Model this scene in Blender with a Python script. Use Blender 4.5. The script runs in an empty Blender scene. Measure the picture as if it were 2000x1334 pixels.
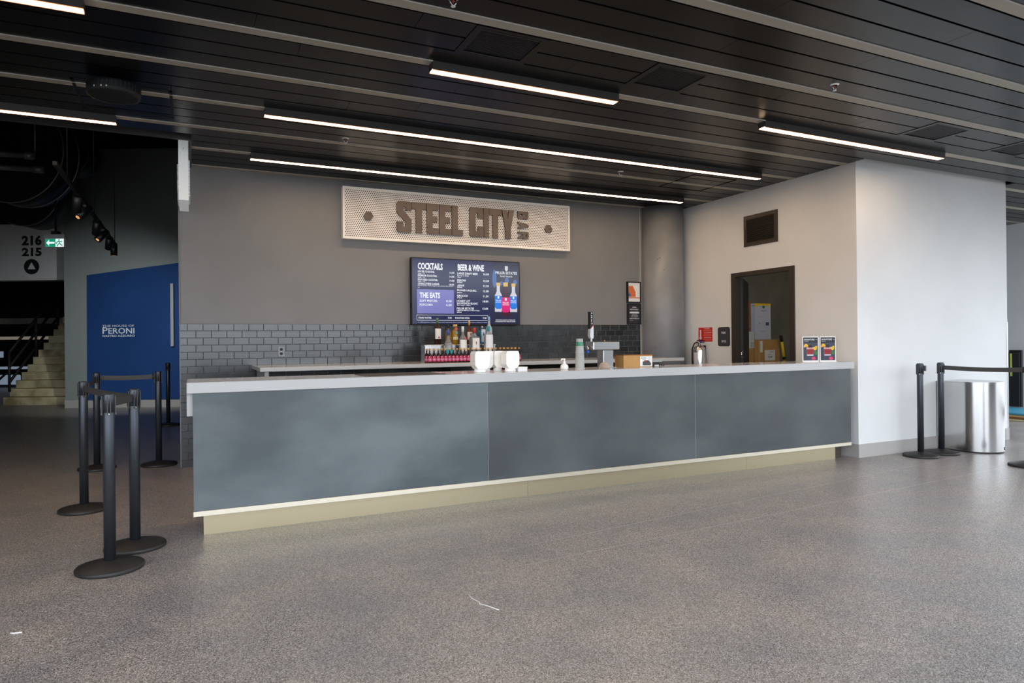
import bpy, math, random
from mathutils import Matrix, Vector

# ------------------------------------------------------------------ camera, world, light, exposure
SC = bpy.context.scene
COL = SC.collection
CAMZ = 1.32
YAW, PITCH, ROLL = 0.445271552, 0.00149732931, -0.0102930163
FPX = 1313.296

cam = bpy.data.cameras.new('camera')
cam.sensor_fit = 'HORIZONTAL'
cam.sensor_width = 36.0
cam.lens = FPX / 2000.0 * 36.0
cam.clip_start, cam.clip_end = 0.05, 200
camo = bpy.data.objects.new('camera', cam)
COL.objects.link(camo)
_cy, _sy = math.cos(YAW), math.sin(YAW)
_f, _r, _u = Vector((_sy, _cy, 0)), Vector((_cy, -_sy, 0)), Vector((0, 0, 1))
_f2 = math.cos(PITCH) * _f + math.sin(PITCH) * _u
_u2 = -math.sin(PITCH) * _f + math.cos(PITCH) * _u
_r3 = math.cos(ROLL) * _r + math.sin(ROLL) * _u2
_u3 = -math.sin(ROLL) * _r + math.cos(ROLL) * _u2
camo.matrix_world = Matrix(((_r3.x, _u3.x, -_f2.x, 0), (_r3.y, _u3.y, -_f2.y, 0), (_r3.z, _u3.z, -_f2.z, CAMZ), (0, 0, 0, 1)))
SC.camera = camo

SPOT_W = 300.0      # watts of the end track spot, which lights the blue door
SKY = 5.3
world = bpy.data.worlds.new('sky')
SC.world = world
world.use_nodes = True
bg = world.node_tree.nodes['Background']
bg.inputs[0].default_value = (0.86, 0.93, 1.0, 1)
bg.inputs[1].default_value = SKY

WIN_Y, WIN_X0, WIN_X1 = -5.0, -8.5, 6.5     # the glazed front of the hall, behind the camera
WIN_TOP, CEIL_Y0 = 9.0, 0.6                  # tall glazing; the plank ceiling starts at CEIL_Y0, the hall is high in front of it
SIDE_X, SIDE_Y1 = -9.0, 2.5                 # left side wall of the hall

def portal(loc, rot, sx, sy):
    l = bpy.data.lights.new('daylight_portal', 'AREA')
    l.shape = 'RECTANGLE'; l.size = sx; l.size_y = sy
    l.cycles.is_portal = True
    o = bpy.data.objects.new('daylight_portal', l)
    COL.objects.link(o)
    o.location = loc; o.rotation_euler = rot
portal(((WIN_X0 + WIN_X1) / 2, WIN_Y - 0.1, WIN_TOP / 2), (math.pi / 2, 0, 0), WIN_X1 - WIN_X0, WIN_TOP)
portal(((WIN_X1 + 13) / 2, WIN_Y - 0.1, (WIN_TOP + 3) / 2), (math.pi / 2, 0, 0), 13 - WIN_X1, WIN_TOP - 3)  # for the added clerestory opening
portal((SIDE_X - 0.15, (WIN_Y + 0.6) / 2, WIN_TOP / 2), (math.pi / 2, 0, -math.pi / 2), 0.6 - WIN_Y, WIN_TOP)

portal((13.15, 0.75, 1.65), (math.pi / 2, 0, math.pi / 2), 11.4, 3.0)

vs = SC.view_settings
SC.display_settings.display_device = 'sRGB'
vs.view_transform = 'Standard'
vs.look = 'None'
vs.exposure = 0.0
vs.gamma = 1.0
vs.use_curve_mapping = False
SC.cycles.use_denoising = True
SC.cycles.max_bounces = 8
SC.cycles.diffuse_bounces = 5
SC.cycles.glossy_bounces = 4
SC.cycles.transmission_bounces = 6
SC.cycles.sample_clamp_indirect = 6.0
SC.cycles.caustics_reflective = False
SC.cycles.caustics_refractive = False

# ------------------------------------------------------------------ materials
def lin(c):
    return tuple(((v / 255) / 12.92 if v / 255 <= 0.04045 else ((v / 255 + 0.055) / 1.055) ** 2.4) for v in c)

MATS = {}
def mat(name, rgb, rough=0.5, metal=0.0, spec=0.5, trans=0.0, emit=None, estr=0.0, ior=1.45, coat=0.0):
    """rgb in 0-255 sRGB"""
    m = bpy.data.materials.new(name)
    m.use_nodes = True
    b = m.node_tree.nodes['Principled BSDF']
    b.inputs['Base Color'].default_value = (*lin(rgb), 1)
    b.inputs['Roughness'].default_value = rough
    b.inputs['Metallic'].default_value = metal
    b.inputs['Specular IOR Level'].default_value = spec
    b.inputs['IOR'].default_value = ior
    b.inputs['Transmission Weight'].default_value = trans
    b.inputs['Coat Weight'].default_value = coat
    if emit:
        b.inputs['Emission Color'].default_value = (*lin(emit), 1)
        b.inputs['Emission Strength'].default_value = estr
    MATS[name] = m
    return m

def noise_mat(name, c0, c1, scale, rough=0.5, rough2=None, metal=0.0, spec=0.5, detail=3, stretch=(1, 1, 1), lo=0.35, hi=0.65, bump=0.0, rand=0.0):
    m = mat(name, c0, rough, metal, spec)
    nt = m.node_tree; N = nt.nodes; L = nt.links
    b = N['Principled BSDF']
    tc = N.new('ShaderNodeTexCoord'); mp = N.new('ShaderNodeMapping')
    mp.inputs['Scale'].default_value = stretch
    geo = N.new('ShaderNodeNewGeometry')
    L.new(geo.outputs['Position'], mp.inputs[0])
    nz = N.new('ShaderNodeTexNoise'); nz.inputs['Scale'].default_value = scale; nz.inputs['Detail'].default_value = detail
    L.new(mp.outputs[0], nz.inputs[0])
    rp = N.new('ShaderNodeValToRGB')
    rp.color_ramp.elements[0].position = lo; rp.color_ramp.elements[1].position = hi
    rp.color_ramp.elements[0].color = (*lin(c0), 1); rp.color_ramp.elements[1].color = (*lin(c1), 1)
    L.new(nz.outputs[0], rp.inputs[0])
    out = rp.outputs[0]
    if rand:
        oi = N.new('ShaderNodeObjectInfo')
        mr = N.new('ShaderNodeMapRange'); mr.inputs[3].default_value = 1 - rand; mr.inputs[4].default_value = 1 + rand
        L.new(oi.outputs['Random'], mr.inputs[0])
        mx = N.new('ShaderNodeVectorMath'); mx.operation = 'SCALE'
        L.new(out, mx.inputs[0]); L.new(mr.outputs[0], mx.inputs['Scale'])
        out = mx.outputs[0]
    L.new(out, b.inputs['Base Color'])
    if rough2 is not None:
        mr = N.new('ShaderNodeMapRange'); mr.inputs[3].default_value = rough; mr.inputs[4].default_value = rough2
        L.new(nz.outputs[0], mr.inputs[0]); L.new(mr.outputs[0], b.inputs['Roughness'])
    if bump:
        bp = N.new('ShaderNodeBump'); bp.inputs['Strength'].default_value = bump; bp.inputs['Distance'].default_value = 0.002
        L.new(nz.outputs[0], bp.inputs['Height']); L.new(bp.outputs[0], b.inputs['Normal'])
    return m

def floor_mat():
    m = mat('speckled_sheet_floor', (105, 99, 97), 0.4, 0, 0.6)
    nt = m.node_tree; N = nt.nodes; L = nt.links; b = N['Principled BSDF']
    geo = N.new('ShaderNodeNewGeometry'); P = geo.outputs['Position']
    def noise(scale, detail, lo, hi, c0, c1):
        nz = N.new('ShaderNodeTexNoise'); nz.inputs['Scale'].default_value = scale; nz.inputs['Detail'].default_value = detail
        L.new(P, nz.inputs[0])
        rp = N.new('ShaderNodeValToRGB')
        rp.color_ramp.elements[0].position = lo; rp.color_ramp.elements[1].position = hi
        rp.color_ramp.elements[0].color = (*c0, 1); rp.color_ramp.elements[1].color = (*c1, 1)
        L.new(nz.outputs[0], rp.inputs[0])
        return nz, rp
    vo = N.new('ShaderNodeTexVoronoi'); vo.voronoi_dimensions = '2D'; vo.inputs['Scale'].default_value = 270; L.new(P, vo.inputs['Vector'])
    sx = N.new('ShaderNodeSeparateColor'); L.new(vo.outputs['Color'], sx.inputs[0])
    r1 = N.new('ShaderNodeValToRGB'); cr = r1.color_ramp
    cr.elements[0].position = 0.0; cr.elements[0].color = (*lin((70, 67, 66)), 1)
    cr.elements[1].position = 1.0; cr.elements[1].color = (*lin((204, 199, 196)), 1)
    for p_, c_ in ((0.18, (97, 93, 91)), (0.35, (137, 132, 130)), (0.7, (151, 146, 144)), (0.86, (181, 175, 173))):
        e_ = cr.elements.new(p_); e_.color = (*lin(c_), 1)
    L.new(sx.outputs[0], r1.inputs[0])
    n2, r2 = noise(2.2, 4, 0.3, 0.7, (0.80, 0.83, 0.86), (1.14, 1.08, 1.04))
    mx = N.new('ShaderNodeMix'); mx.data_type = 'RGBA'; mx.blend_type = 'MULTIPLY'; mx.inputs[0].default_value = 1
    L.new(r1.outputs[0], mx.inputs[6]); L.new(r2.outputs[0], mx.inputs[7])
    # welded seams of the sheet: lines y = c + 0.085 x
    sep = N.new('ShaderNodeSeparateXYZ'); L.new(P, sep.inputs[0])
    cur = mx.outputs[2]
    for c, k, w in ((3.66, 0.125, 0.005), (3.435, 0.079, 0.005)):
        a = N.new('ShaderNodeMath'); a.operation = 'MULTIPLY'; a.inputs[1].default_value = -k; L.new(sep.outputs[0], a.inputs[0])
        s = N.new('ShaderNodeMath'); s.operation = 'ADD'; L.new(a.outputs[0], s.inputs[0]); L.new(sep.outputs[1], s.inputs[1])
        d = N.new('ShaderNodeMath'); d.operation = 'SUBTRACT'; d.inputs[1].default_value = c; L.new(s.outputs[0], d.inputs[0])
        ab = N.new('ShaderNodeMath'); ab.operation = 'ABSOLUTE'; L.new(d.outputs[0], ab.inputs[0])
        lt = N.new('ShaderNodeMath'); lt.operation = 'LESS_THAN'; lt.inputs[1].default_value = w; L.new(ab.outputs[0], lt.inputs[0])
        ml = N.new('ShaderNodeMath'); ml.operation = 'MULTIPLY'; L.new(lt.outputs[0], ml.inputs[0]); ml.inputs[1].default_value = 0.5
        sm = N.new('ShaderNodeMapRange'); sm.inputs[1].default_value = 1.2; sm.inputs[2].default_value = 2.4; L.new(sep.outputs[0], sm.inputs[0])
        ml2 = N.new('ShaderNodeMath'); ml2.operation = 'MULTIPLY'; L.new(ml.outputs[0], ml2.inputs[0]); L.new(sm.outputs[0], ml2.inputs[1]); ml = ml2
        mm = N.new('ShaderNodeMix'); mm.data_type = 'RGBA'; L.new(ml.outputs[0], mm.inputs[0])
        L.new(cur, mm.inputs[6]); mm.inputs[7].default_value = (*lin((192, 184, 180)), 1)
        cur = mm.outputs[2]
    L.new(cur, b.inputs['Base Color'])
    mr = N.new('ShaderNodeMapRange'); mr.inputs[3].default_value = 0.285; mr.inputs[4].default_value = 0.41
    L.new(n2.outputs[0], mr.inputs[0]); L.new(mr.outputs[0], b.inputs['Roughness'])
    return m

M_FLOOR = floor_mat()
M_PLANK = noise_mat('ceiling_plank_black', (9, 9, 10), (12, 12, 13), 1.3, 0.28, spec=0.30)
M_VOID = mat('void_black', (10, 10, 10), 0.9, spec=0.1)
M_STRIP = mat('reveal_strip_grey', (176, 170, 156), 0.5)
M_LIP = mat('reveal_lip', (190, 188, 182), 0.35)
M_WALLGREY = noise_mat('grey_wall_paint', (122, 122, 125), (127, 127, 130), 1.5, 0.5)
M_WHITE = noise_mat('white_wall_paint', (226, 227, 228), (232, 233, 234), 1.2, 0.6)
M_BASE = mat('vinyl_base_grey', (176, 172, 170), 0.5)
M_TILE = noise_mat('glazed_tile', (42, 46, 50), (50, 54, 58), 6, 0.15, rough2=0.24, spec=0.8, rand=0.25)
M_GROUT = mat('grout', (128, 130, 132), 0.8)
M_COUNTER = mat('solid_surface_grey', (190, 190, 191), 0.14)
M_FASCIA_L = noise_mat('steel_laminate_left', (74, 82, 87), (106, 114, 118), 1.6, 0.42, rough2=0.52, detail=6, stretch=(0.7, 1, 1.3))
M_FASCIA_R = noise_mat('steel_laminate_right', (62, 67, 70), (84, 90, 92), 1.6, 0.42, rough2=0.52, detail=6, stretch=(0.7, 1, 1.3))
M_TRIM = mat('satin_champagne_trim', (226, 218, 200), 0.3, metal=0.9)
M_TOE = mat('champagne_toe_kick', (178, 166, 138), 0.33, metal=0.9)
M_CABBLACK = mat('bar_black', (26, 26, 27), 0.5)
M_STEEL = mat('stainless', (196, 196, 196), 0.25, metal=1.0)
M_STEEL_POL = mat('polished_stainless', (206, 206, 206), 0.2, metal=1.0)
M_BLACK = mat('black_satin', (34, 36, 39), 0.36)
M_POLE = mat('black_powder_pole', (72, 76, 82), 0.42, metal=0.75)
M_BLACKM = mat('black_matte', (24, 25, 27), 0.6)
M_RUBBER = mat('base_rubber', (40, 38, 38), 0.5)
M_CHROME = mat('chrome', (200, 202, 205), 0.15, metal=1.0)
M_BELT = mat('belt_webbing', (66, 67, 68), 0.6)
M_BRONZE = mat('dark_bronze', (66, 58, 52), 0.42, metal=0.3)
M_LED = mat('led_diffuser', (255, 235, 210), 0.5, emit=(255, 218, 176), estr=29.0)
M_LEDHALO = mat('led_halo', (255, 200, 150), 0.5, emit=(255, 150, 70), estr=1.0)
M_FIXT = mat('fixture_body', (58, 56, 56), 0.4)
M_BLUE = noise_mat('blue_graphic', (34, 66, 120), (38, 72, 128), 0.8, 0.34)
M_PAPER = mat('paper_white', (236, 236, 236), 0.6)
M_LETTERWHITE = mat('letter_white', (225, 232, 240), 0.5)
M_SIGNWHITE = mat('sign_white', (244, 242, 240), 0.4)
M_LETTER = noise_mat('letter_steel', (92, 82, 76), (104, 93, 86), 4, 0.4, metal=0.25)
M_CONC = noise_mat('concrete', (120, 118, 112), (140, 138, 130), 1.8, 0.75, detail=5)
M_COLUMN = noise_mat('painted_concrete', (128, 130, 134), (142, 144, 148), 3.0, 0.36, detail=5, bump=0.25)
def add_pits(m, rgb):
    nt = m.node_tree; N = nt.nodes; L = nt.links; b = N['Principled BSDF']
    src = b.inputs['Base Color'].links[0].from_socket
    geo = N.new('ShaderNodeNewGeometry')
    vo = N.new('ShaderNodeTexVoronoi'); vo.inputs['Scale'].default_value = 7.5
    L.new(geo.outputs['Position'], vo.inputs['Vector'])
    lt = N.new('ShaderNodeMath'); lt.operation = 'LESS_THAN'; lt.inputs[1].default_value = 0.055
    L.new(vo.outputs['Distance'], lt.inputs[0])
    mx = N.new('ShaderNodeMix'); mx.data_type = 'RGBA'
    L.new(lt.outputs[0], mx.inputs[0]); L.new(src, mx.inputs[6]); mx.inputs[7].default_value = (*lin(rgb), 1)
    L.new(mx.outputs[2], b.inputs['Base Color'])
add_pits(M_COLUMN, (58, 56, 56))
M_STEP = noise_mat('stair_concrete', (206, 196, 160), (128, 116, 84), 2.2, 0.8, detail=5, lo=0.4, hi=0.7)
M_DARKPAINT = mat('dark_paint', (30, 30, 32), 0.6)
M_CARD = noise_mat('cardboard', (184, 140, 84), (194, 150, 94), 5, 0.75)
M_CARDD = noise_mat('cardboard_dark', (150, 96, 54), (160, 104, 60), 5, 0.75)
M_RED = mat('sign_red', (214, 40, 26), 0.45)
M_REDL = mat('sign_red_light', (226, 92, 78), 0.45)
M_ORANGE = mat('orange_print', (214, 112, 62), 0.5)
M_YELLOW = mat('yellow_print', (238, 200, 40), 0.5)
M_GREEN = mat('green_print', (60, 120, 62), 0.5)
M_PINK = mat('pink_print', (220, 70, 110), 0.5)
M_BLUEPR = mat('blue_print', (60, 110, 190), 0.5)
M_NAVY = mat('navy_print', (62, 68, 88), 0.45)
M_WHITEPL = mat('white_plastic', (250, 250, 248), 0.35)
M_PIPE = mat('galvanised_pipe', (120, 118, 116), 0.5, metal=0.5)
M_DUCT = mat('black_duct', (16, 16, 17), 0.5)

def emat(name, rgb, s=1.0):
    return mat(name, (4, 4, 4), 0.15, emit=rgb, estr=s, spec=0.5)
M_SCR = emat('screen_navy', (34, 37, 80), 0.9)
M_SCR_BOX = emat('screen_lilac', (128, 128, 196), 0.9)
M_SCR_TXT = emat('screen_white', (240, 242, 250), 1.0)
M_SCR_AD = emat('screen_ad_dark', (38, 38, 66), 0.9)
M_SCR_BLUE = emat('screen_ad_blue', (20, 120, 220), 1.0)
M_SCR_PINK = emat('screen_ad_pink', (216, 20, 120), 1.0)
M_SCR_WINE = emat('screen_ad_wine', (70, 16, 40), 0.9)
M_SCR_GOLD = emat('screen_ad_gold', (216, 176, 90), 1.0)
M_SCR_GLASS = emat('screen_ad_glass', (206, 204, 214), 1.0)
M_SCR_GLOW = emat('screen_ad_glow', (70, 110, 180), 0.8)
M_EXITG = emat('exit_green', (24, 150, 118), 0.9)
M_EXITW = emat('exit_white', (230, 246, 244), 1.0)
M_SPOT = emat('spot_glow', (255, 180, 110), 0.8)
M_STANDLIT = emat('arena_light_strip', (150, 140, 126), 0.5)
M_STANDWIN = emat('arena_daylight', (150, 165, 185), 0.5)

# ------------------------------------------------------------------ mesh builder
I4 = Matrix.Identity(4)
class MB:
    def __init__(s):
        s.v = []; s.f = []; s.m = []; s.smooth = []
    def add(s, vs, fs, M=None, mi=0, smooth=False):
        o = len(s.v)
        for p in vs:
            p = Vector(p)
            s.v.append(tuple(M @ p) if M is not None else tuple(p))
        for f in fs:
            s.f.append(tuple(i + o for i in f)); s.m.append(mi); s.smooth.append(smooth)
        return s
    def box(s, x0, x1, y0, y1, z0, z1, M=None, mi=0):
        vs = [(x, y, z) for z in (z0, z1) for y in (y0, y1) for x in (x0, x1)]
        fs = [(0, 2, 3, 1), (4, 5, 7, 6), (0, 1, 5, 4), (2, 6, 7, 3), (0, 4, 6, 2), (1, 3, 7, 5)]
        return s.add(vs, fs, M, mi)
    def bbox(s, x0, x1, y0, y1, z0, z1, b, M=None, mi=0):
        """box with chamfered edges"""
        vs = []; idx = {}
        X = ((x0, x0 + b), (x1, x1 - b)); Y = ((y0, y0 + b), (y1, y1 - b)); Z = ((z0, z0 + b), (z1, z1 - b))
        for i in (0, 1):
            for j in (0, 1):
                for k in (0, 1):
                    for a in range(3):
                        p = (X[i][0 if a == 0 else 1], Y[j][0 if a == 1 else 1], Z[k][0 if a == 2 else 1])
                        idx[i, j, k, a] = len(vs); vs.append(p)
        fs = []
        g = lambda i, j, k, a: idx[i, j, k, a]
        for i in (0, 1):
            q = [g(i, 0, 0, 0), g(i, 1, 0, 0), g(i, 1, 1, 0), g(i, 0, 1, 0)]; fs.append(q if i else q[::-1])
        for j in (0, 1):
            q = [g(0, j, 0, 1), g(0, j, 1, 1), g(1, j, 1, 1), g(1, j, 0, 1)]; fs.append(q if j else q[::-1])
        for k in (0, 1):
            q = [g(0, 0, k, 2), g(1, 0, k, 2), g(1, 1, k, 2), g(0, 1, k, 2)]; fs.append(q if k else q[::-1])
        for i in (0, 1):
            for j in (0, 1):
                q = [g(i, j, 0, 0), g(i, j, 1, 0), g(i, j, 1, 1), g(i, j, 0, 1)]; fs.append(q if (i ^ j) else q[::-1])
            for k in (0, 1):
                q = [g(i, 0, k, 0), g(i, 1, k, 0), g(i, 1, k, 2), g(i, 0, k, 2)]; fs.append(q[::-1] if (i ^ k) else q)
        for j in (0, 1):
            for k in (0, 1):
                q = [g(0, j, k, 1), g(1, j, k, 1), g(1, j, k, 2), g(0, j, k, 2)]; fs.append(q if (j ^ k) else q[::-1])
        for i in (0, 1):
            for j in (0, 1):
                for k in (0, 1):
                    q = [g(i, j, k, 0), g(i, j, k, 1), g(i, j, k, 2)]; fs.append(q if (i + j + k) % 2 else q[::-1])
        return s.add(vs, fs, M, mi)
    def lathe(s, prof, n=24, M=None, mi=0, cap0=True, cap1=True, sx=1.0, sy=1.0, smooth=True):
        """prof: list of (r, z) from bottom to top, around z"""
        vs = []; fs = []
        for r, z in prof:
            for i in range(n):
                a = 2 * math.pi * i / n
                vs.append((r * math.cos(a) * sx, r * math.sin(a) * sy, z))
        for k in range(len(prof) - 1):
            for i in range(n):
                j = (i + 1) % n
                fs.append((k * n + i, k * n + j, (k + 1) * n + j, (k + 1) * n + i))
        s.add(vs, fs, M, mi, smooth)
        o = len(s.v) - len(vs)
        if cap0: s.f.append(tuple(o + i for i in range(n))[::-1]); s.m.append(mi); s.smooth.append(False)
        if cap1:
            t = o + (len(prof) - 1) * n
            s.f.append(tuple(t + i for i in range(n))); s.m.append(mi); s.smooth.append(False)
        return s
    def tube(s, pts, r, n=8, mi=0, M=None, caps=True):
        pts = [Vector(p) for p in pts]
        vs = []; fs = []
        prev = None
        for k, p in enumerate(pts):
            t = (pts[min(k + 1, len(pts) - 1)] - pts[max(k - 1, 0)]).normalized()
            if prev is None:
                a = t.orthogonal().normalized()
            else:
                a = (prev - t * prev.dot(t)).normalized()
            prev = a
            b = t.cross(a)
            for i in range(n):
                th = 2 * math.pi * i / n
                vs.append(p + r * (math.cos(th) * a + math.sin(th) * b))
        for k in range(len(pts) - 1):
            for i in range(n):
                j = (i + 1) % n
                fs.append((k * n + i, k * n + j, (k + 1) * n + j, (k + 1) * n + i))
        o = len(s.v)
        s.add(vs, fs, M, mi, True)
        if caps:
            s.f.append(tuple(o + i for i in range(n))[::-1]); s.m.append(mi); s.smooth.append(False)
            t = o + (len(pts) - 1) * n
            s.f.append(tuple(t + i for i in range(n))); s.m.append(mi); s.smooth.append(False)
        return s
    def prism(s, pts, d, F, mi=0, off=0.0):
        """2D polygon (ccw, in frame F) extruded by d along n; starts at off"""
        O, u, v, n = F
        k = len(pts)
        a = [O + u * x + v * y + n * off for x, y in pts]
        b = [p + n * d for p in a]
        ar = sum(pts[i][0] * pts[(i + 1) % k][1] - pts[(i + 1) % k][0] * pts[i][1] for i in range(k))
        if ar < 0: a.reverse(); b.reverse()
        fs = [tuple(range(k, 2 * k)), tuple(range(k))[::-1]]
        for i in range(k):
            j = (i + 1) % k
            fs.append((i, j, k + j, k + i))
        return s.add(a + b, fs, None, mi)
    def poly(s, pts, F, off=0.001, mi=0):
        O, u, v, n = F
        k = len(pts)
        ar = sum(pts[i][0] * pts[(i + 1) % k][1] - pts[(i + 1) % k][0] * pts[i][1] for i in range(k))
        if ar < 0: pts = pts[::-1]
        return s.add([O + u * x + v * y + n * off for x, y in pts], [tuple(range(k))], None, mi)
    def rect(s, x0, y0, x1, y1, F, off=0.001, mi=0):
        return s.poly([(x0, y0), (x1, y0), (x1, y1), (x0, y1)], F, off, mi)
    def disc(s, x, y, rx, ry, F, off=0.001, n=18, mi=0, a0=0, a1=360):
        st = [(x + rx * math.cos(math.radians(a0 + (a1 - a0) * i / n)), y + ry * math.sin(math.radians(a0 + (a1 - a0) * i / n))) for i in range(n if a1 - a0 == 360 else n + 1)]
        return s.poly(st, F, off, mi)
    def text(s, st, x0, y0, x1, y1, F, off=0.002, bold=0.0, d=0.0, mi=0, fit='both'):
        """string fitted into the rectangle of frame F"""
        tv, tf, bb = text_mesh(st, bold)
        w, h = bb[2] - bb[0], bb[3] - bb[1]
        ky = (y1 - y0) / h
        kx = (x1 - x0) / w if fit == 'both' else ky
        O, u, v, n = F
        P = [O + u * (x0 + (a - bb[0]) * kx) + v * (y0 + (b - bb[1]) * ky) + n * off for a, b in tv]
        s.add(P, tf, None, mi)
        return s
    def build(s, name, mats, parent=None, smooth=None):
        me = bpy.data.meshes.new(name)
        me.from_pydata(s.v, [], s.f)
        if not isinstance(mats, (list, tuple)): mats = [mats]
        for m in mats: me.materials.append(m)
        me.polygons.foreach_set('material_index', s.m)
        me.polygons.foreach_set('use_smooth', s.smooth)
        me.update()
        o = bpy.data.objects.new(name, me)
        COL.objects.link(o)
        if parent is not None: attach(o, parent)
        return o

def attach(o, parent):
    o.parent = parent
    o.matrix_parent_inverse = Matrix.LocRotScale(parent.location, parent.rotation_euler, parent.scale).inverted()
    if parent.parent is not None:      # sub-part: parent's own inverse cancels its parent
        o.matrix_parent_inverse = Matrix.Identity(4)

TCACHE = {}
def text_mesh(st, bold):
    k = (st, bold)
    if k in TCACHE: return TCACHE[k]
    c = bpy.data.curves.new('t', 'FONT')
    c.body = st; c.resolution_u = 2; c.offset = bold; c.fill_mode = 'FRONT'
    o = bpy.data.objects.new('t', c)
    COL.objects.link(o)
    dg = bpy.context.evaluated_depsgraph_get()
    me = bpy.data.meshes.new_from_object(o.evaluated_get(dg))
    vs = [(v.co.x, v.co.y) for v in me.vertices]
    fs = [tuple(p.vertices) for p in me.polygons]
    # keep faces ccw
    out = []
    for f in fs:
        a = sum(vs[f[i]][0] * vs[f[(i + 1) % len(f)]][1] - vs[f[(i + 1) % len(f)]][0] * vs[f[i]][1] for i in range(len(f)))
        out.append(f if a > 0 else f[::-1])
    bb = (min(x for x, y in vs), min(y for x, y in vs), max(x for x, y in vs), max(y for x, y in vs))
    bpy.data.objects.remove(o); bpy.data.curves.remove(c); bpy.data.meshes.remove(me)
    TCACHE[k] = (vs, out, bb)
    return TCACHE[k]

def frame(o, u, v):
    o, u, v = Vector(o), Vector(u).normalized(), Vector(v).normalized()
    return (o, u, v, u.cross(v))

def tag(o, label=None, cat=None, group=None, kind=None):
    if label: o['label'] = label
    if cat: o['category'] = cat
    if group: o['group'] = group
    if kind: o['kind'] = kind
    return o

def thing(name, label, cat, loc=(0, 0, 0), rz=0, group=None):
    o = bpy.data.objects.new(name, None)
    o.empty_display_size = 0.1
    COL.objects.link(o)
    o.location = loc; o.rotation_euler = (0, 0, rz)
    return tag(o, label, cat, group)

def struct(name, mb, m, label=None, cat=None):
    o = mb.build(name, m)
    o['kind'] = 'structure'
    tag(o, label, cat)
    return o

def dup(root, loc, rz, label, group=None):
    r = root.copy(); COL.objects.link(r)
    r.location = loc; r.rotation_euler = (0, 0, rz); r['label'] = label
    if group: r['group'] = group
    for ch in list(root.children):
        c = ch.copy(); COL.objects.link(c); c.parent = r
        for g in ch.children:
            d = g.copy(); COL.objects.link(d); d.parent = c
    return r

UNIT = MB().box(-.5, .5, -.5, .5, -.5, .5).build('unit', M_PLANK)
UNITMESH = {}
def ubox(name, m, parent, x0, x1, y0, y1, z0, z1):
    """a box piece that shares one mesh per material"""
    if m.name not in UNITMESH:
        me = UNIT.data.copy(); me.materials[0] = m; UNITMESH[m.name] = me
    o = bpy.data.objects.new(name, UNITMESH[m.name]); COL.objects.link(o)
    o.location = ((x0 + x1) / 2, (y0 + y1) / 2, (z0 + z1) / 2)
    o.scale = (x1 - x0, y1 - y0, z1 - z0)
    attach(o, parent)
    return o

RND = random.Random(7)
XU, YU, ZU = Vector((1, 0, 0)), Vector((0, 1, 0)), Vector((0, 0, 1))
ZC = 3.292          # ceiling plane
YB = 8.15           # back wall plane
XR = 6.685          # right (door) wall plane
YF = 5.09           # front plane of the bar and of the white block
ORD = ['first', 'second', 'third', 'fourth', 'fifth', 'sixth', 'seventh', 'eighth', 'ninth', 'tenth', 'eleventh', 'twelfth', 'thirteenth',
       'fourteenth', 'fifteenth', 'sixteenth', 'seventeenth', 'eighteenth', 'nineteenth', 'twentieth', 'twenty-first', 'twenty-second', 'twenty-third', 'twenty-fourth']

# camera-aligned frame of the concourse on the left: l = right, d = away
RM = Matrix.Rotation(-YAW, 4, 'Z')
def LD(l, d, z=0.0):
    return RM @ Vector((l, d, z))
LU, LV = RM.to_3x3() @ XU, RM.to_3x3() @ YU

# ------------------------------------------------------------------ room shell
struct('floor', MB().box(-26, 14.2, -5.2, 34, -0.2, 0), M_FLOOR, 'brown-grey speckled sheet floor with faint weld seams', 'floor')

# glazed front behind the camera
def glazed_wall(name, a0, a1, fixed, axis, WIN_TOP=WIN_TOP):
    mb = MB()
    def B(p0, p1, z0, z1, t=0.06):
        if axis == 'x': mb.box(p0, p1, fixed - t, fixed + t, z0, z1)
        else: mb.box(fixed - t, fixed + t, p0, p1, z0, z1)
    B(a0, a1, 0, 0.12); B(a0, a1, WIN_TOP - 0.2, WIN_TOP); B(a0, a1, 2.9, 3.0, 0.04)
    if WIN_TOP > 5: B(a0, a1, 5.9, 6.0, 0.04)
    n = round((a1 - a0) / 1.55)
    for i in range(n + 1):
        c = a0 + (a1 - a0) * i / n
        B(c - 0.04, c + 0.04, 0.12, WIN_TOP - 0.2)
    return struct(name, mb, M_BRONZE)
glazed_wall('window_1', WIN_X0, WIN_X1, WIN_Y, 'x')
glazed_wall('window_2', WIN_Y, 6.5, 13.05, 'y', 3.2)
glazed_wall('window_3', WIN_Y, CEIL_Y0, SIDE_X - 0.05, 'y')
mb = MB().box(WIN_X1, 13.0, WIN_Y - 0.06, WIN_Y + 0.06, WIN_TOP - 0.2, WIN_TOP).box(WIN_X1, 13.0, WIN_Y - 0.04, WIN_Y + 0.04, 5.9, 6.0)
for i in range(1, 5):
    mb.box(WIN_X1 + 1.3 * i - 0.04, WIN_X1 + 1.3 * i + 0.04, WIN_Y - 0.06, WIN_Y + 0.06, 3.0, WIN_TOP)
struct('added_clerestory', mb, M_BRONZE)  # unseen clerestory frame, opening added to even out daylight along the bar
struct('ground', MB().box(-60, 60, -70, -5.2, -0.25, -0.05).box(-60, -26.3, -5.2, 40, -0.25, -0.05).box(-26.3, -9.3, -5.2, 2.3, -0.02, -0.005).box(14.2, 60, -5.2, 40, -0.25, -0.05), mat('pavement', (150, 148, 144), 0.9), 'pale pavement outside the glazing', 'ground')
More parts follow.
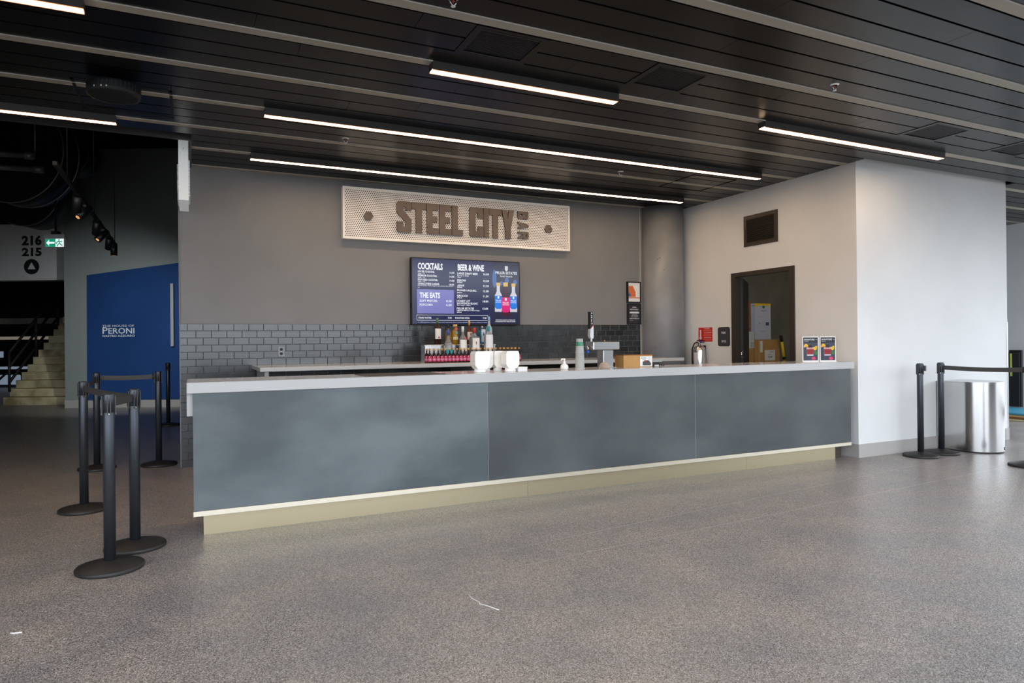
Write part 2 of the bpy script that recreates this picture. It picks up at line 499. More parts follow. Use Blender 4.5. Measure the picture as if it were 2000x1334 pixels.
struct('wall_front', MB().box(WIN_X1, 13.2, WIN_Y - 0.1, WIN_Y + 0.1, 0, 3.0).box(SIDE_X, WIN_X0, WIN_Y - 0.1, WIN_Y + 0.1, 0, WIN_TOP).box(SIDE_X - 0.1, SIDE_X, CEIL_Y0, SIDE_Y1, 0, WIN_TOP), mat('front_wall_grey', (96, 96, 98), 0.6))
struct('wall_bulkhead', MB().box(SIDE_X, 13.2, CEIL_Y0, CEIL_Y0 + 0.1, ZC + 0.05, WIN_TOP), M_WHITE)
struct('ceiling_hall', MB().box(SIDE_X - 0.1, 13.2, WIN_Y - 0.1, CEIL_Y0 + 0.1, WIN_TOP, WIN_TOP + 0.2), M_WHITE)
struct('wall_side', MB().box(12.95, 13.15, WIN_Y, 10.5, 3.2, WIN_TOP).box(12.95, 13.15, 6.5, 10.5, 0, 3.2).box(9.4, 13.15, 10.4, 10.6, 0, 3.5), M_WHITE, 'pale wall beyond the white block at right', 'wall')
struct('wall_far_left', MB().box(-26, SIDE_X, SIDE_Y1 - 0.1, SIDE_Y1 + 0.1, 0, 6.5), M_DARKPAINT)
struct('wall_far_end', MB().box(-26.2, -26, SIDE_Y1, 34, 0, 6.7).box(-26, 0.5, 34, 34.2, 0, 6.7).box(1.0, 1.1, YB + 0.2, 34, 0, 6.7), M_DARKPAINT)

# ceiling: black void, planks, reveal strips
ceil = struct('ceiling', MB().box(-9.2, 13.2, CEIL_Y0, 7.10, ZC + 0.06, ZC + 0.2).box(0.016, 13.2, 7.10, 10.6, ZC + 0.06, ZC + 0.2), M_VOID,
              'black linear plank ceiling with pale recessed strips', 'ceiling')
PITCHY, S0, SW, PG, PWD = 0.7225, 4.452, 0.095, 0.0175, 0.1917
vents = [(1.62, 2.14), (3.01, 3.53), (6.17, 6.73), (7.57, 8.12)]
VY0, VY1 = 3.84, 4.262
LIGHTS = [  # x0, x1, module k
    (1.538, 3.093, 0), (0.567, 6.12, 2), (0.566, 6.16, 4), (4.67, 7.25, 0), (-3.6, -0.563, 3), (-3.2, -0.534, 0)]
def spans(x0, x1, cuts):
    out = []; x = x0
    for a, b in sorted(cuts):
        if b <= x0 or a >= x1: continue
        if a > x: out.append((x, a))
        x = max(x, b)
    if x < x1: out.append((x, x1))
    return out
strip_mb = MB()
for k in range(-5, 9):
    y0 = S0 + k * PITCHY
    # which x range exists at this depth
    def xr(y): return (-8.6, 13.0) if y < 7.05 else (0.02, 13.0)
    def blocks(ya, yb):
        c = []
        if yb > 5.1:
            if yb < 8.2: c.append((XR - 0.005, 9.53))
            else: c.append((-9, 9.53))
        return c
    xa, xb = xr(y0 + SW)
    if y0 < 9.9 and not (y0 > 8.1):
        cuts = blocks(y0, y0 + SW) + [(a, b) for a, b, kk in LIGHTS if kk == k]
        for a, b in spans(xa, xb, cuts):
            ubox('reveal_strip', M_STRIP, ceil, a, b, y0 + 0.006, y0 + SW, ZC - 0.002, ZC + 0.02)
            ubox('strip_lip', M_LIP, ceil, a, b, y0, y0 + 0.006, ZC - 0.007, ZC + 0.03)
    for j in range(3):
        p0 = y0 + SW + PG + j * (PWD + PG)
        p1 = p0 + PWD
        if p0 > 10.2: continue
        if p1 > 8.15 and p0 < 8.15: p1 = 8.148
        xa, xb = xr(p0)
        if p0 >= 8.15: xa = 9.53
        if xa < 1 and p1 > 7.1 > p0: xa = 0.02
        cuts = blocks(p0, p1)
        if p1 > VY0 + 0.01 and p0 < VY1 - 0.02: cuts += vents
        off = (RND.random() * 3.0)
        for a, b in spans(xa, xb, cuts):
            x = a
            nxt = math.floor((a - off) / 3.05) * 3.05 + off + 3.05
            while x < b - 1e-4:
                e = min(nxt, b)
                if b - e < 0.12: e = b
                ubox('ceiling_plank', M_PLANK, ceil, x, e - 0.003, p0, p1, ZC, ZC + 0.02)
                x = e; nxt += 3.05
# edge trim of the ceiling over the concourse
MB().box(-9.0, 0.03, 7.085, 7.115, ZC - 0.015, ZC + 0.5).box(0.004, 0.02, 7.1, YB - 0.005, ZC - 0.02, ZC + 0.5).build('edge_trim', M_FIXT, ceil)
# access panel and detector panel outlines, as thin dark frames
def outline(name, x0, x1, y0, y1, w, m):
    z0, z1 = ZC - 0.004, ZC + 0.03
    return MB().box(x0, x1, y0, y0 + w, z0, z1).box(x0, x1, y1 - w, y1, z0, z1).box(x0, x0 + w, y0, y1, z0, z1).box(x1 - w, x1, y0, y1, z0, z1).build(name, m, ceil)
outline('access_panel', 5.40, 6.07, 6.26, 6.93, 0.014, M_VOID)
outline('access_panel', -0.785, -0.115, 5.82, 6.50, 0.022, M_BLACKM)

# back wall with tile wainscot
bw = struct('wall_back', MB().box(-0.105, 7.0, YB, YB + 0.2, 0, ZC + 0.3), M_WALLGREY, 'matte grey wall behind the bar with a dark tile wainscot', 'wall')
MB().box(-0.107, 5.985, YB - 0.006, YB + 0.001, 0, 1.566).build('grout_bed', M_GROUT, bw)
TW, TH, TGAP = 0.1567, 0.0782, 0.0035
tile_me = {}
def tile_mesh(w):
    k = round(w, 4)
    if k not in tile_me:
        o = MB().bbox(0, w, -0.008, 0, 0, TH - TGAP, 0.0022).build('tile_proto', M_TILE)
        tile_me[k] = o.data
        bpy.data.objects.remove(o)
    return tile_me[k]
rest = MB(); n_tiles = 0
X0T, X1T = -0.107, 5.985
for r in range(20):
    z0 = 1.563 - (r + 1) * TH
    x = X0T + (0.072 if r % 2 == 0 else 0.0)
    edges = [X0T] + ([x] if r % 2 == 0 else [])
    while edges[-1] < X1T - 0.01:
        edges.append(min(edges[-1] + TW, X1T))
    for a, b in zip(edges[:-1], edges[1:]):
        if b - a < 0.02: continue
        seen = (r < 6) or (r == 6 and a < 0.75) or (r > 6 and a < 0.2)
        if seen and n_tiles < 299 and not (0.895 < (a + b) / 2 < 0.98 and False):
            o = bpy.data.objects.new('tile', tile_mesh(b - a - TGAP)); COL.objects.link(o)
            o.location = (a, YB - 0.006, max(z0, 0.001)); attach(o, bw); n_tiles += 1
        else:
            rest.box(a, b - TGAP, YB - 0.014, YB - 0.006, max(z0, 0.001), z0 + TH - TGAP)
ro = rest.build('hidden_tiles', M_TILE, bw); ro['kind'] = 'stuff'
MB().box(-0.115, -0.105, YB - 0.016, YB + 0.2, 0, ZC).build('corner_bead', M_WALLGREY, bw)
MB().box(5.985, 6.0, YB - 0.016, YB, 0, ZC).build('corner_bead', M_STRIP, bw)
# column
col = struct('trim_1', MB().lathe([(0.32, 0), (0.32, ZC + 0.02)], 48, Matrix.Translation((6.355, 8.1, 0))), M_COLUMN, 'round dark grey painted concrete column in the corner behind the bar', 'column')

# white block with the door wall
DY0, DY1, DZ = 5.985, 6.955, 2.195
wr = struct('wall_right', MB().box(XR, XR + 0.06, YF, DY0, 0, ZC + 0.05).box(XR, XR + 0.06, DY1, YB, 0, ZC + 0.05).box(XR, XR + 0.06, DY0, DY1, DZ, ZC + 0.05),
            M_WHITE, 'white wall at the right end of the bar with a doorway and vent', 'wall')
wf = struct('wall_block_front', MB().box(XR + 0.06, 9.53, YF, YF + 0.15, 0, ZC + 0.05).box(9.38, 9.53, YF + 0.15, 10.4, 0, ZC + 0.05), M_WHITE, 'white wall facing the hall to the right of the bar', 'wall')
struct('baseboard_front', MB().box(XR - 0.011, 9.535, YF - 0.011, YF, 0, 0.148).box(9.53, 9.541, YF - 0.011, 10.4, 0, 0.148), M_BASE, 'grey vinyl base along the white wall', 'baseboard')
struct('baseboard_right', MB().box(XR - 0.011, XR, YF, DY0 - 0.05, 0, 0.148).box(XR - 0.011, XR, DY1 + 0.05, 7.9, 0, 0.148), M_BASE)
MB().box(9.515, 9.534, YF - 0.004, YF + 0.03, 0.15, 1.52).build('corner_guard', M_STEEL, wf)
# storeroom behind the door
struct('wall_storeroom', MB().box(XR + 0.06, 9.38, 8.0, 8.2, 0, 3.2).box(9.2, 9.38, YF + 0.15, 8.0, 0, 3.2).box(XR + 0.06, 9.38, YF + 0.15, 8.0, 3.2, 3.3), M_CONC, 'dim concrete wall inside the storeroom', 'wall')
# door frame
df = struct('door_1', MB().box(XR - 0.02, XR + 0.07, DY0 - 0.045, DY0 + 0.03, 0, DZ + 0.035).box(XR - 0.02, XR + 0.07, DY1 - 0.03, DY1 + 0.045, 0, DZ + 0.035)
            .box(XR - 0.02, XR + 0.07, DY0 + 0.03, DY1 - 0.03, DZ - 0.02, DZ + 0.035), M_BRONZE, 'dark bronze door frame of the storeroom, door standing open', 'door')
MB().box(0, 0.90, -0.022, 0.022, 0.01, DZ - 0.03, Matrix.Translation((XR + 0.085, DY1 - 0.035, 0)) @ Matrix.Rotation(math.radians(40.5), 4, 'Z')).build('door_leaf', M_DARKPAINT, df)
MB().lathe([(0.012, 0), (0.012, 0.09)], 10, Matrix.Translation((XR + 0.07, DY1 - 0.045, 1.08))).build('hinge', M_CHROME, df)

# ------------------------------------------------------------------ concourse on the left (camera-aligned frame)
BD = 14.56
F_BLUE = frame(LD(0, BD), LU, ZU)        # x = l, y = z, normal towards the camera
bl = struct('wall_left', MB().box(-9.685, -6.0, BD, BD + 0.5, 0, 6.5, RM), mat('pale_green_grey_paint', (140, 148, 147), 0.6), 'pale grey wall of the far concourse around the blue graphic', 'wall')
struct('baseboard_left', MB().box(-9.69, -6.0, BD - 0.012, BD, 0, 0.165, RM), M_BASE, 'pale base under the blue graphic wall', 'baseboard')
door = thing('graphic_door', 'deep blue sliding door panel with a slanted top and white lettering', 'door', LD(-8.2, BD - 0.02, 0.17))
MB().prism([(-9.19, 0.17), (-6.2, 0.17), (-6.2, 3.24), (-9.175, 2.87)], 0.03, F_BLUE).build('door_panel', M_BLUE, door)
MB().text('THE HOUSE OF', -8.847, 1.745, -8.16, 1.79, F_BLUE, 0.034, bold=0.004).text('P', -8.845, 1.597, -8.73, 1.742, F_BLUE, 0.034, bold=0.012).text('ERONI', -8.718, 1.597, -8.155, 1.723, F_BLUE, 0.034, bold=0.012) \
    .text('NASTRO AZZURRO', -8.845, 1.53, -8.145, 1.573, F_BLUE, 0.034, bold=0.012).build('lettering', M_LETTERWHITE, door)
MB().prism([(-7.335, 1.315), (-7.275, 1.315), (-7.275, 2.665), (-7.335, 2.665)], 0.03, F_BLUE, off=0.08).build('pull_handle', mat('handle_grey', (170, 172, 174), .4), door)
MB().prism([(-7.318, 1.36), (-7.292, 1.36), (-7.292, 1.40), (-7.318, 1.40)], 0.08, F_BLUE, off=0.02).prism([(-7.318, 2.58), (-7.292, 2.58), (-7.292, 2.62), (-7.318, 2.62)], 0.08, F_BLUE, off=0.02).build('handle_standoff', M_STEEL, door)

SD = 15.3
F_SGN = frame(LD(0, SD), LU, ZU)
struct('wall_far_back', MB().box(-16, -9.0, SD, SD + 0.3, 2.85, 6.5, RM).box(-9.75, -9.4, SD, SD + 0.3, 0, 6.5, RM), mat('grey_paint', (214, 213, 214), 0.6), 'dim grey wall over the opening to the seating stairs', 'wall')
sg = thing('section_sign', 'black section numbers 216 and 215 with an arrow disc on the grey wall', 'sign', LD(-10.9, SD - 0.01, 3.2))
MB().text('216', -11.13, 3.64, -10.675, 3.872, F_SGN, 0.006, bold=0.05).text('215', -11.13, 3.395, -10.675, 3.59, F_SGN, 0.006, bold=0.05).build('numerals', M_BLACKM, sg)
MB().disc(-10.912, 3.157, 0.175, 0.175, F_SGN, 0.006, 28).build('arrow_disc', M_BLACKM, sg)
MB().poly([(-11.0, 3.10), (-10.82, 3.10), (-10.91, 3.26)], F_SGN, 0.009).build('arrow', M_LETTERWHITE, sg)

struct('wall_soffit', MB().box(-16, -9.7, SD - 0.25, SD - 0.02, 4.12, 6.5, RM).box(-9.7, -5.0, BD - 0.25, BD - 0.02, 5.6, 6.5, RM), M_VOID)
# stairs
st = thing('seating_stairs', 'worn concrete stairs rising to the seating beyond the concourse', 'stairs', LD(-10.9, 15.45, 0))
for k in range(12):
    d0 = 15.45 + 0.29 * k
    l0 = -11.70 - 0.068 * k
    MB().box(l0, -9.76, d0, d0 + 0.5, 0.18 * k, 0.18 * (k + 1), RM).build('step', M_STEP, st)
    if k < 3: MB().box(l0, -9.75, d0 - 0.003, d0 + 0.03, 0.18 * (k + 1) - 0.004, 0.18 * (k + 1) + 0.003, RM).build('nosing', mat('nosing_yellow%d' % k, (150, 128, 40), 0.6), st)
rl = thing('stair_railing', 'black steel railing with slanted rails on the left of the stairs', 'railing', LD(-11.7, 15.6, 0.18))
def sl(k, h): return LD(-11.72 - 0.068 * k, 15.55 + 0.29 * k, 0.18 * (k + 1) + h)
for k, h0, h1 in ((0.6, 0, 0.95), (5.2, 0.0, 0.98), (9.6, 0, 0.98)):
    MB().tube([sl(k, h0), sl(k, h1)], 0.03, 8).build('post', M_DARKPAINT, rl)
for h in (0.92, 0.58, 0.22):
    MB().tube([sl(0.6, h), sl(12, h)], 0.032, 8).build('rail', M_BLACKM, rl)
# arena interior beyond
struct('wall_arena', MB().box(-30, -9, 27, 27.3, -1, 6.5, RM), mat('arena_dark', (14, 15, 18), 0.8))
ar = thing('arena_seating', 'dark arena seating beyond the stairs with a concrete beam and pale guard strips', 'seating', LD(-15, 23, 0))
MB().box(-24, -13, 22, 22.4, 2.1, 2.28, RM).build('beam', M_CONC, ar)
MB().box(-24, -13, 22.0, 22.2, 1.98, 2.06, RM).build('beam_rail', M_BLACKM, ar)
MB().box(-24, -14.5, 22.0, 22.1, 1.58, 1.68, RM).build('guard_strip', M_STANDLIT, ar)
MB().box(-24, -15.6, 21.9, 22.0, 0.62, 0.70, RM).build('guard_strip', M_STANDWIN, ar)
MB().box(-24, -16.3, 22.2, 22.3, 0.10, 0.42, RM).build('guard_panel', M_STANDWIN, ar)
MB().box(-24, -14, 22.4, 25, -0.2, 0.3, RM).build('tier', M_DARKPAINT, ar)
for (la, za, lb, zb2) in ((-16.9, .08, -16.3, .62), (-17.3, .62, -16.75, .08), (-16.1, .62, -15.75, .2)):
    MB().tube([LD(la, 21.85, za), LD(lb, 21.85, zb2)], .035, 6).build('brace', M_BLACKM, ar)
MB().tube([LD(-14.72, 22.0, 1.72), LD(-14.58, 22.0, 1.92)], .02, 6).build('lamp_tube', M_STANDLIT, ar)
for k in range(2):
    MB().box(-16.95 + .2 * k, -16.8 + .2 * k, 21.9, 21.95, 1.0, 1.2, RM).build('lit_pane', M_STANDWIN, ar)

# high dark roof of the concourse, ducts, pipes
struct('ceiling_far', MB().box(-26, 1.1, 7.13, 34, 6.5, 6.7).box(-26, -9.0, SIDE_Y1, 7.2, 6.5, 6.7), M_VOID)
struct('wall_above', MB().box(-9.2, 0.02, 7.11, 7.13, ZC + 0.2, 6.6).box(0.0, 0.02, 7.11, 14.5, ZC + 0.2, 6.6), M_VOID)
def duct(label, l, d0, d1, z, r, rings):
    t = thing('round_duct', label, 'duct', LD(l, d0, z - r), group=None)
    Mx = RM @ Matrix.Translation((l, d0, z)) @ Matrix.Rotation(-math.pi / 2, 4, 'X')
    MB().lathe([(r, 0), (r, d1 - d0)], 40, Mx).build('duct_body', M_DUCT, t)
    for q in rings:
        MB().lathe([(r, q), (r + 0.016, q), (r + 0.016, q + 0.012), (r, q + 0.012)], 48, Mx, cap0=False, cap1=False).build('flange', M_PIPE, t)
duct('large black round duct end with two pale rims at the far left of the concourse', -8.17, 11.0, 11.5, 4.55, 0.85, (0.0, 0.40))
duct('smaller black round duct end above the track lights', -8.28, 12.5, 13.0, 4.93, 0.36, (0.1,))
duct('black round duct end hanging low over the section numbers', -9.45, 13.0, 13.6, 4.37, 0.68, (0.05,))
def pipe(label, pts, hang=None):
    t = thing('sprinkler_pipe', label, 'pipe', pts[0])
    MB().tube(pts, 0.045, 10).build('pipe_run', M_PIPE, t)
    e = Vector(pts[-1]); a = Vector(pts[-2]); q = e + (a - e).normalized() * 0.14
    MB().tube([e, q], 0.062, 10).build('coupling', M_PIPE, t)
    if hang: MB().tube([e, e + Vector((0, 0, hang))], 0.012, 6).build('hanger_rod', M_PIPE, t)
def pz(l, d, z): return LD(l, d, z)
pipe('upper grey sprinkler pipe with a hanger rod over the concourse', [pz(-8.6, 9.6, 4.19), pz(-7.35, 10.4, 4.28)], 0.9)
pipe('lower grey sprinkler pipe with an end coupling over the concourse', [pz(-8.8, 9.8, 4.05), pz(-7.35, 10.6, 4.12)])

# track light with six spots, running along Y
TX, TZ = -1.12, 3.0
tk = thing('track_light', 'black ceiling track carrying six spotlights beside the blue door', 'track light', (TX, 10, TZ))
MB().box(TX - 0.018, TX + 0.018, 7.4, 12.95, TZ, TZ + 0.035).build('track', M_BLACKM, tk)
for yy in (8.1, 10.2, 12.8):
    MB().tube([(TX, yy, TZ + 0.03), (TX, yy, 6.52)], 0.006, 6).build('suspension_rod', M_BLACK, tk)
for i, (yy, dx, dz, dy) in enumerate(((8.75, -0.03, -0.16, 0.13), (9.35, -0.10, -0.14, -0.10), (10.45, -0.03, -0.16, 0.13), (11.2, -0.10, -0.14, -0.10), (11.95, -0.03, -0.16, 0.13), (12.65, 0.0, -0.2, 0.02))):
    a = Vector((TX, yy, TZ - 0.07)); dr = Vector((dx, dy, dz)).normalized()
    head = MB().tube([a - dr * 0.07, a + dr * 0.13], 0.05, 16).build('spot_head', M_BLACK, tk)
    MB().tube([a + dr * 0.129, a + dr * 0.1315], 0.024, 16).build('lens', M_SPOT, head)
    if i == 5:      # the end lamp washes the blue door
        sp = bpy.data.lights.new('spot_lamp', 'SPOT'); sp.energy = SPOT_W; sp.color = (0.96, 1.0, 0.98)
        sp.spot_size = math.radians(75); sp.spot_blend = 1.0; sp.shadow_soft_size = 0.04
        so = bpy.data.objects.new('spot_lamp', sp); COL.objects.link(so)
        p_ = a + dr * 0.17; tgt = LD(-8.3, 14.5, 1.45)
        so.location = p_; so.rotation_euler = (tgt - p_).to_track_quat('-Z', 'Y').to_euler()
    MB().box(TX - 0.015, TX + 0.015, yy - 0.03, yy + 0.03, TZ - 0.07, TZ).build('spot_arm', M_BLACK, head)

# exit sign
F_EX = frame(LD(0, 11.4), LU, ZU)
ex = thing('exit_sign', 'green running-man exit sign hanging from a black stem', 'exit sign', LD(-7.745, 11.45, 3.02))
MB().box(-7.912, -7.578, 11.41, 11.47, 3.02, 3.17, RM).build('sign_box', M_WHITEPL, ex)
MB().box(-7.915, -7.575, 11.40, 11.48, 3.165, 3.235, RM).build('canopy', mat('exit_canopy', (190, 192, 192), 0.5), ex)
MB().rect(-7.90, 3.025, -7.73, 3.158, F_EX, -0.008).build('green_field', M_EXITG, ex)
MB().rect(-7.73, 3.025, -7.59, 3.158, F_EX, -0.008).build('white_field', M_EXITW, ex)
MB().poly([(-7.885, 3.092), (-7.835, 3.145), (-7.835, 3.108), (-7.745, 3.108), (-7.745, 3.076), (-7.835, 3.076), (-7.835, 3.04)], F_EX, -0.005).build('arrow', M_EXITW, ex)
mb = MB().disc(-7.668, 3.138, 0.013, 0.013, F_EX, -0.005, 10)
for seg in (((-7.675, 3.122), (-7.66, 3.08)), ((-7.675, 3.118), (-7.705, 3.10)), ((-7.705, 3.10), (-7.715, 3.075)), ((-7.668, 3.116), (-7.635, 3.105)), ((-7.635, 3.105), (-7.618, 3.12)), ((-7.66, 3.08), (-7.69, 3.06)), ((-7.69, 3.06), (-7.70, 3.032)), ((-7.66, 3.08), (-7.635, 3.062)), ((-7.635, 3.062), (-7.61, 3.04))):
    (xa, ya), (xb, yb) = seg; L_ = math.hypot(xb - xa, yb - ya); nx, ny = -(yb - ya) / L_ * 0.008, (xb - xa) / L_ * 0.008
    mb.poly([(xa - nx, ya - ny), (xb - nx, yb - ny), (xb + nx, yb + ny), (xa + nx, ya + ny)], F_EX, -0.005)
mb.build('running_figure', M_EXITG, ex)
MB().box(-7.80, -7.69, 11.40, 11.48, 3.235, 3.29, RM).tube([LD(-7.745, 11.44, 3.29), LD(-7.745, 11.44, 6.52)], 0.02, 8).build('stem', M_BLACKM, ex)

# blade sign on the corner
bs = thing('blade_sign', 'white box blade sign seen edge-on at the left corner of the bar wall', 'sign', (-0.055, 7.5, 2.785))
MB().box(-0.100, -0.010, 7.50, YB - 0.01, 2.785, 3.62).build('sign_box', mat('lit_sign_box', (236, 238, 238), .4, emit=(236, 246, 250), estr=.22), bs)
MB().lathe([(0.004, 0), (0.004, 0.004)], 8, Matrix.Translation((-0.055, 7.498, 3.30)) @ Matrix.Rotation(math.pi / 2, 4, 'X')).build('screw', M_BLACKM, bs)
for nm, Fb in (('letters', frame((-0.101, 8.1, 2.80), (0, -1, 0), ZU)), ('letters', frame((-0.009, 7.52, 2.80), (0, 1, 0), ZU))):
    mb = MB()
    r2 = random.Random(3)
    z = 0.03
    while z < 0.36:
        h = r2.uniform(0.012, 0.035)
        mb.prism([(0.0, z), (r2.uniform(.3, .55), z), (r2.uniform(.3, .55), z + h), (0.0, z + h)], 0.013, Fb)
        z += h + 0.006
    mb.build(nm, M_LETTERWHITE, bs)

# ------------------------------------------------------------------ ceiling fittings
LLAB = ['short warm light bar in the middle of the ceiling, nearest over the bar', 'longest warm light bar, the front one of the pair over the bar', 'long warm light bar at the back, closest to the sign wall',
        'warm light bar at the right, pointing over the white block', 'warm light bar at the left edge beside the round ceiling device', 'warm light bar cut off at the top left corner']
for (x0, x1, k), lab in zip(LIGHTS, LLAB):
    y0 = S0 + k * PITCHY + 0.003; y1 = y0 + SW - 0.006; zb = 3.232
    t = thing('linear_light', lab, 'ceiling light', ((x0 + x1) / 2, (y0 + y1) / 2, zb), group='warm linear lights under the plank ceiling')
    MB().box(x0, x1, y0, y1, zb + 0.006, ZC + 0.03).box(x0, x1, y0, y0 + 0.004, zb, zb + 0.006).box(x0, x1, y1 - 0.004, y1, zb, zb + 0.006).build('housing', M_FIXT, t)
    MB().box(x0 + 0.006, x1 - 0.006, y0 + 0.014, y1 - 0.014, zb - 0.001, zb + 0.006).build('diffuser', M_LED, t)
    MB().box(x0 + 0.003, x1 - 0.003, y0 + 0.004, y0 + 0.014, zb - 0.001, zb + 0.006).box(x0 + 0.003, x1 - 0.003, y1 - 0.014, y1 - 0.004, zb - 0.001, zb + 0.006).build('halo_strip', M_LEDHALO, t)  # orange halo of the bar, put in as dim emissive strips

VL = ['black slotted ceiling vent left of centre, nearest the middle light bar', 'black slotted ceiling vent right of the middle light bar', 'black slotted ceiling vent above the right light bar', 'black slotted ceiling vent at the right edge of the photo']
for (x0, x1), lab in zip(vents, VL):
    t = thing('ceiling_vent', lab, 'vent', ((x0 + x1) / 2, (VY0 + VY1) / 2, ZC - 0.004), group='black vents between the ceiling planks')
    w = 0.05
    MB().box(x0, x1, VY0, VY0 + w, ZC - 0.004, ZC + 0.03).box(x0, x1, VY1 - w, VY1, ZC - 0.004, ZC + 0.03).box(x0, x0 + w, VY0 + w, VY1 - w, ZC - 0.004, ZC + 0.03).box(x1 - w, x1, VY0 + w, VY1 - w, ZC - 0.004, ZC + 0.03).build('frame', M_PLANK, t)
    MB().box(x0 + w - 0.006, x1 - w + 0.006, VY0 + w - 0.006, VY0 + w, ZC - 0.007, ZC).build('rim', M_FIXT, t)
    MB().box(x0 + w - 0.006, x1 - w + 0.006, VY1 - w, VY1 - w + 0.006, ZC - 0.007, ZC).build('rim', M_FIXT, t)
    n = 17
    for i in range(n):
        y = VY0 + w + (VY1 - VY0 - 2 * w) * (i + 0.5) / n
        ubox('slat', M_BLACK, t, x0 + w, x1 - w, y - 0.004, y + 0.004, ZC, ZC + 0.022)

SPL = ['white pendent sprinkler on the ceiling at the upper right', 'white pendent sprinkler between the two long light bars at left', 'white pendent sprinkler just in front of the column', 'white pendent sprinkler at the top edge of the photo']
for (x, y), lab in zip(((4.513, 3.611), (1.352, 6.485), (4.516, 6.491), (1.368, 3.60)), SPL):
    t = thing('fire_sprinkler', lab, 'sprinkler', (x, y, ZC - 0.06), group='white sprinklers in the plank ceiling')
    T = Matrix.Translation((x, y, 0))
    MB().lathe([(0.022, ZC - 0.010), (0.034, ZC - 0.003), (0.034, ZC + 0.001), (0.020, ZC + 0.001)], 20, T, cap0=False, cap1=False).build('escutcheon', M_WHITEPL, t)
    MB().tube([(x - 0.014, y, ZC), (x - 0.02, y, ZC - 0.025), (x - 0.004, y, ZC - 0.045)], 0.004, 6).tube([(x + 0.014, y, ZC), (x + 0.02, y, ZC - 0.025), (x + 0.004, y, ZC - 0.045)], 0.004, 6).build('frame_arm', M_CHROME, t)
    MB().lathe([(0.003, ZC - 0.03), (0.004, ZC)], 8, T).build('bulb', M_RED, t)
    MB().lathe([(0.014, ZC - 0.050), (0.014, ZC - 0.048), (0.004, ZC - 0.044)], 14, T).build('deflector', M_WHITEPL, t)

# round black device hanging under the left ceiling panel
dx_, dy_ = -0.50, 5.76
dv = thing('ceiling_device', 'round flat black device with a slotted rim hanging under the ceiling', 'ceiling device', (dx_, dy_, 3.17))
T = Matrix.Translation((dx_, dy_, 0))
MB().lathe([(0.150, 3.168), (0.172, 3.172), (0.176, 3.185), (0.176, 3.20)], 40, T, cap1=False).lathe([(0.172, 3.20), (0.170, 3.243)], 40, T, cap0=False, cap1=False).lathe([(0.178, 3.243), (0.178, 3.25), (0.12, 3.262)], 40, T, cap0=False).build('body', M_BLACKM, dv)
mb = MB()
for i in range(40):
    a = 2 * math.pi * i / 40
    mb.box(0.17, 0.177, -0.004, 0.004, 3.20, 3.243, T @ Matrix.Rotation(a, 4, 'Z'))
o = mb.build('rim_fins', M_BLACK, dv); o['kind'] = 'stuff'
MB().lathe([(0.03, 3.26), (0.03, ZC)], 12, T).build('stem', M_BLACKM, dv)
mb = MB()
for a in (-1.75, -1.95, -2.25):
    mb.box(0.176, 0.179, -0.004, 0.004, 3.186, 3.196, T @ Matrix.Rotation(a, 4, 'Z'))
mb.build('indicator', M_WHITEPL, dv)

# ------------------------------------------------------------------ bar
CT, CB = 1.069, 0.993
X0C, X1C, X0F, X1F = -0.031, 6.601, 0.006, 6.556
Y0C, Y1C, Y0F = 5.068, 5.66, 5.085
ct = thing('bar_countertop', 'long pale grey solid countertop of the front bar', 'countertop', ((X0C + X1C) / 2, Y0C, CB))
MB().bbox(X0C, X1C, Y0C, Y1C, CB, CT, 0.004).build('slab', M_COUNTER, ct)
MB().bbox(X0C, X0F + 0.03, Y0C + 0.06, Y0C + 0.12, 0.835, CB - 0.001, 0.002).build('end_apron', M_COUNTER, ct)
bar = thing('bar_counter', 'long bar front clad in grey steel-look panels over a champagne toe kick', 'bar', ((X0F + X1F) / 2, Y0F, 0))
for a, b, m in ((X0F, 2.199, M_FASCIA_L), (2.201, 4.373, M_FASCIA_R), (4.375, X1F, M_FASCIA_R)):
    MB().bbox(a, b, Y0F, Y0F + 0.02, 0.186, CB - 0.001, 0.0012).build('fascia_panel', m, bar)
for a in (2.2, 4.374):
    MB().box(a - 0.0012, a + 0.0012, Y0F - 0.0005, Y0F + 0.02, 0.186, CB - 0.001).build('panel_joint', mat('joint_steel', (150, 156, 160), .4) if 'joint_steel' not in MATS else MATS['joint_steel'], bar)
MB().bbox(X0F - 0.002, X1F, Y0F - 0.006, Y0F + 0.09, 0.150, 0.186, 0.001).build('base_trim', M_TRIM, bar)
for a, b in ((0.068, 2.6), (2.6015, 5.1), (5.1015, 6.40)):
    MB().box(a, b, 5.165, 5.18, 0.0, 0.150).build('toe_kick', M_TOE, bar)
MB().box(6.40, 6.54, 5.20, 5.6, 0.0, 0.150).build('toe_return', M_BRONZE, bar)
MB().box(0.066, X1F - 0.02, Y0F + 0.02, 5.62, 0.186, CB - 0.001).box(0.08, 6.4, 5.18, 5.6, 0.0, 0.186).build('carcass', M_CABBLACK, bar)
mat_tray = thing('counter_tray', 'low dark inset tray on the counter left of the white dispensers', 'tray', (1.5, 5.35, CT))
MB().bbox(1.22, 1.86, 5.17, 5.60, CT, CT + 0.004, 0.001).build('tray_rim', M_BRONZE, mat_tray)
MB().bbox(1.28, 1.80, 5.22, 5.56, CT + 0.004, CT + 0.006, 0.0005).build('tray_panel', M_BRONZE, mat_tray)

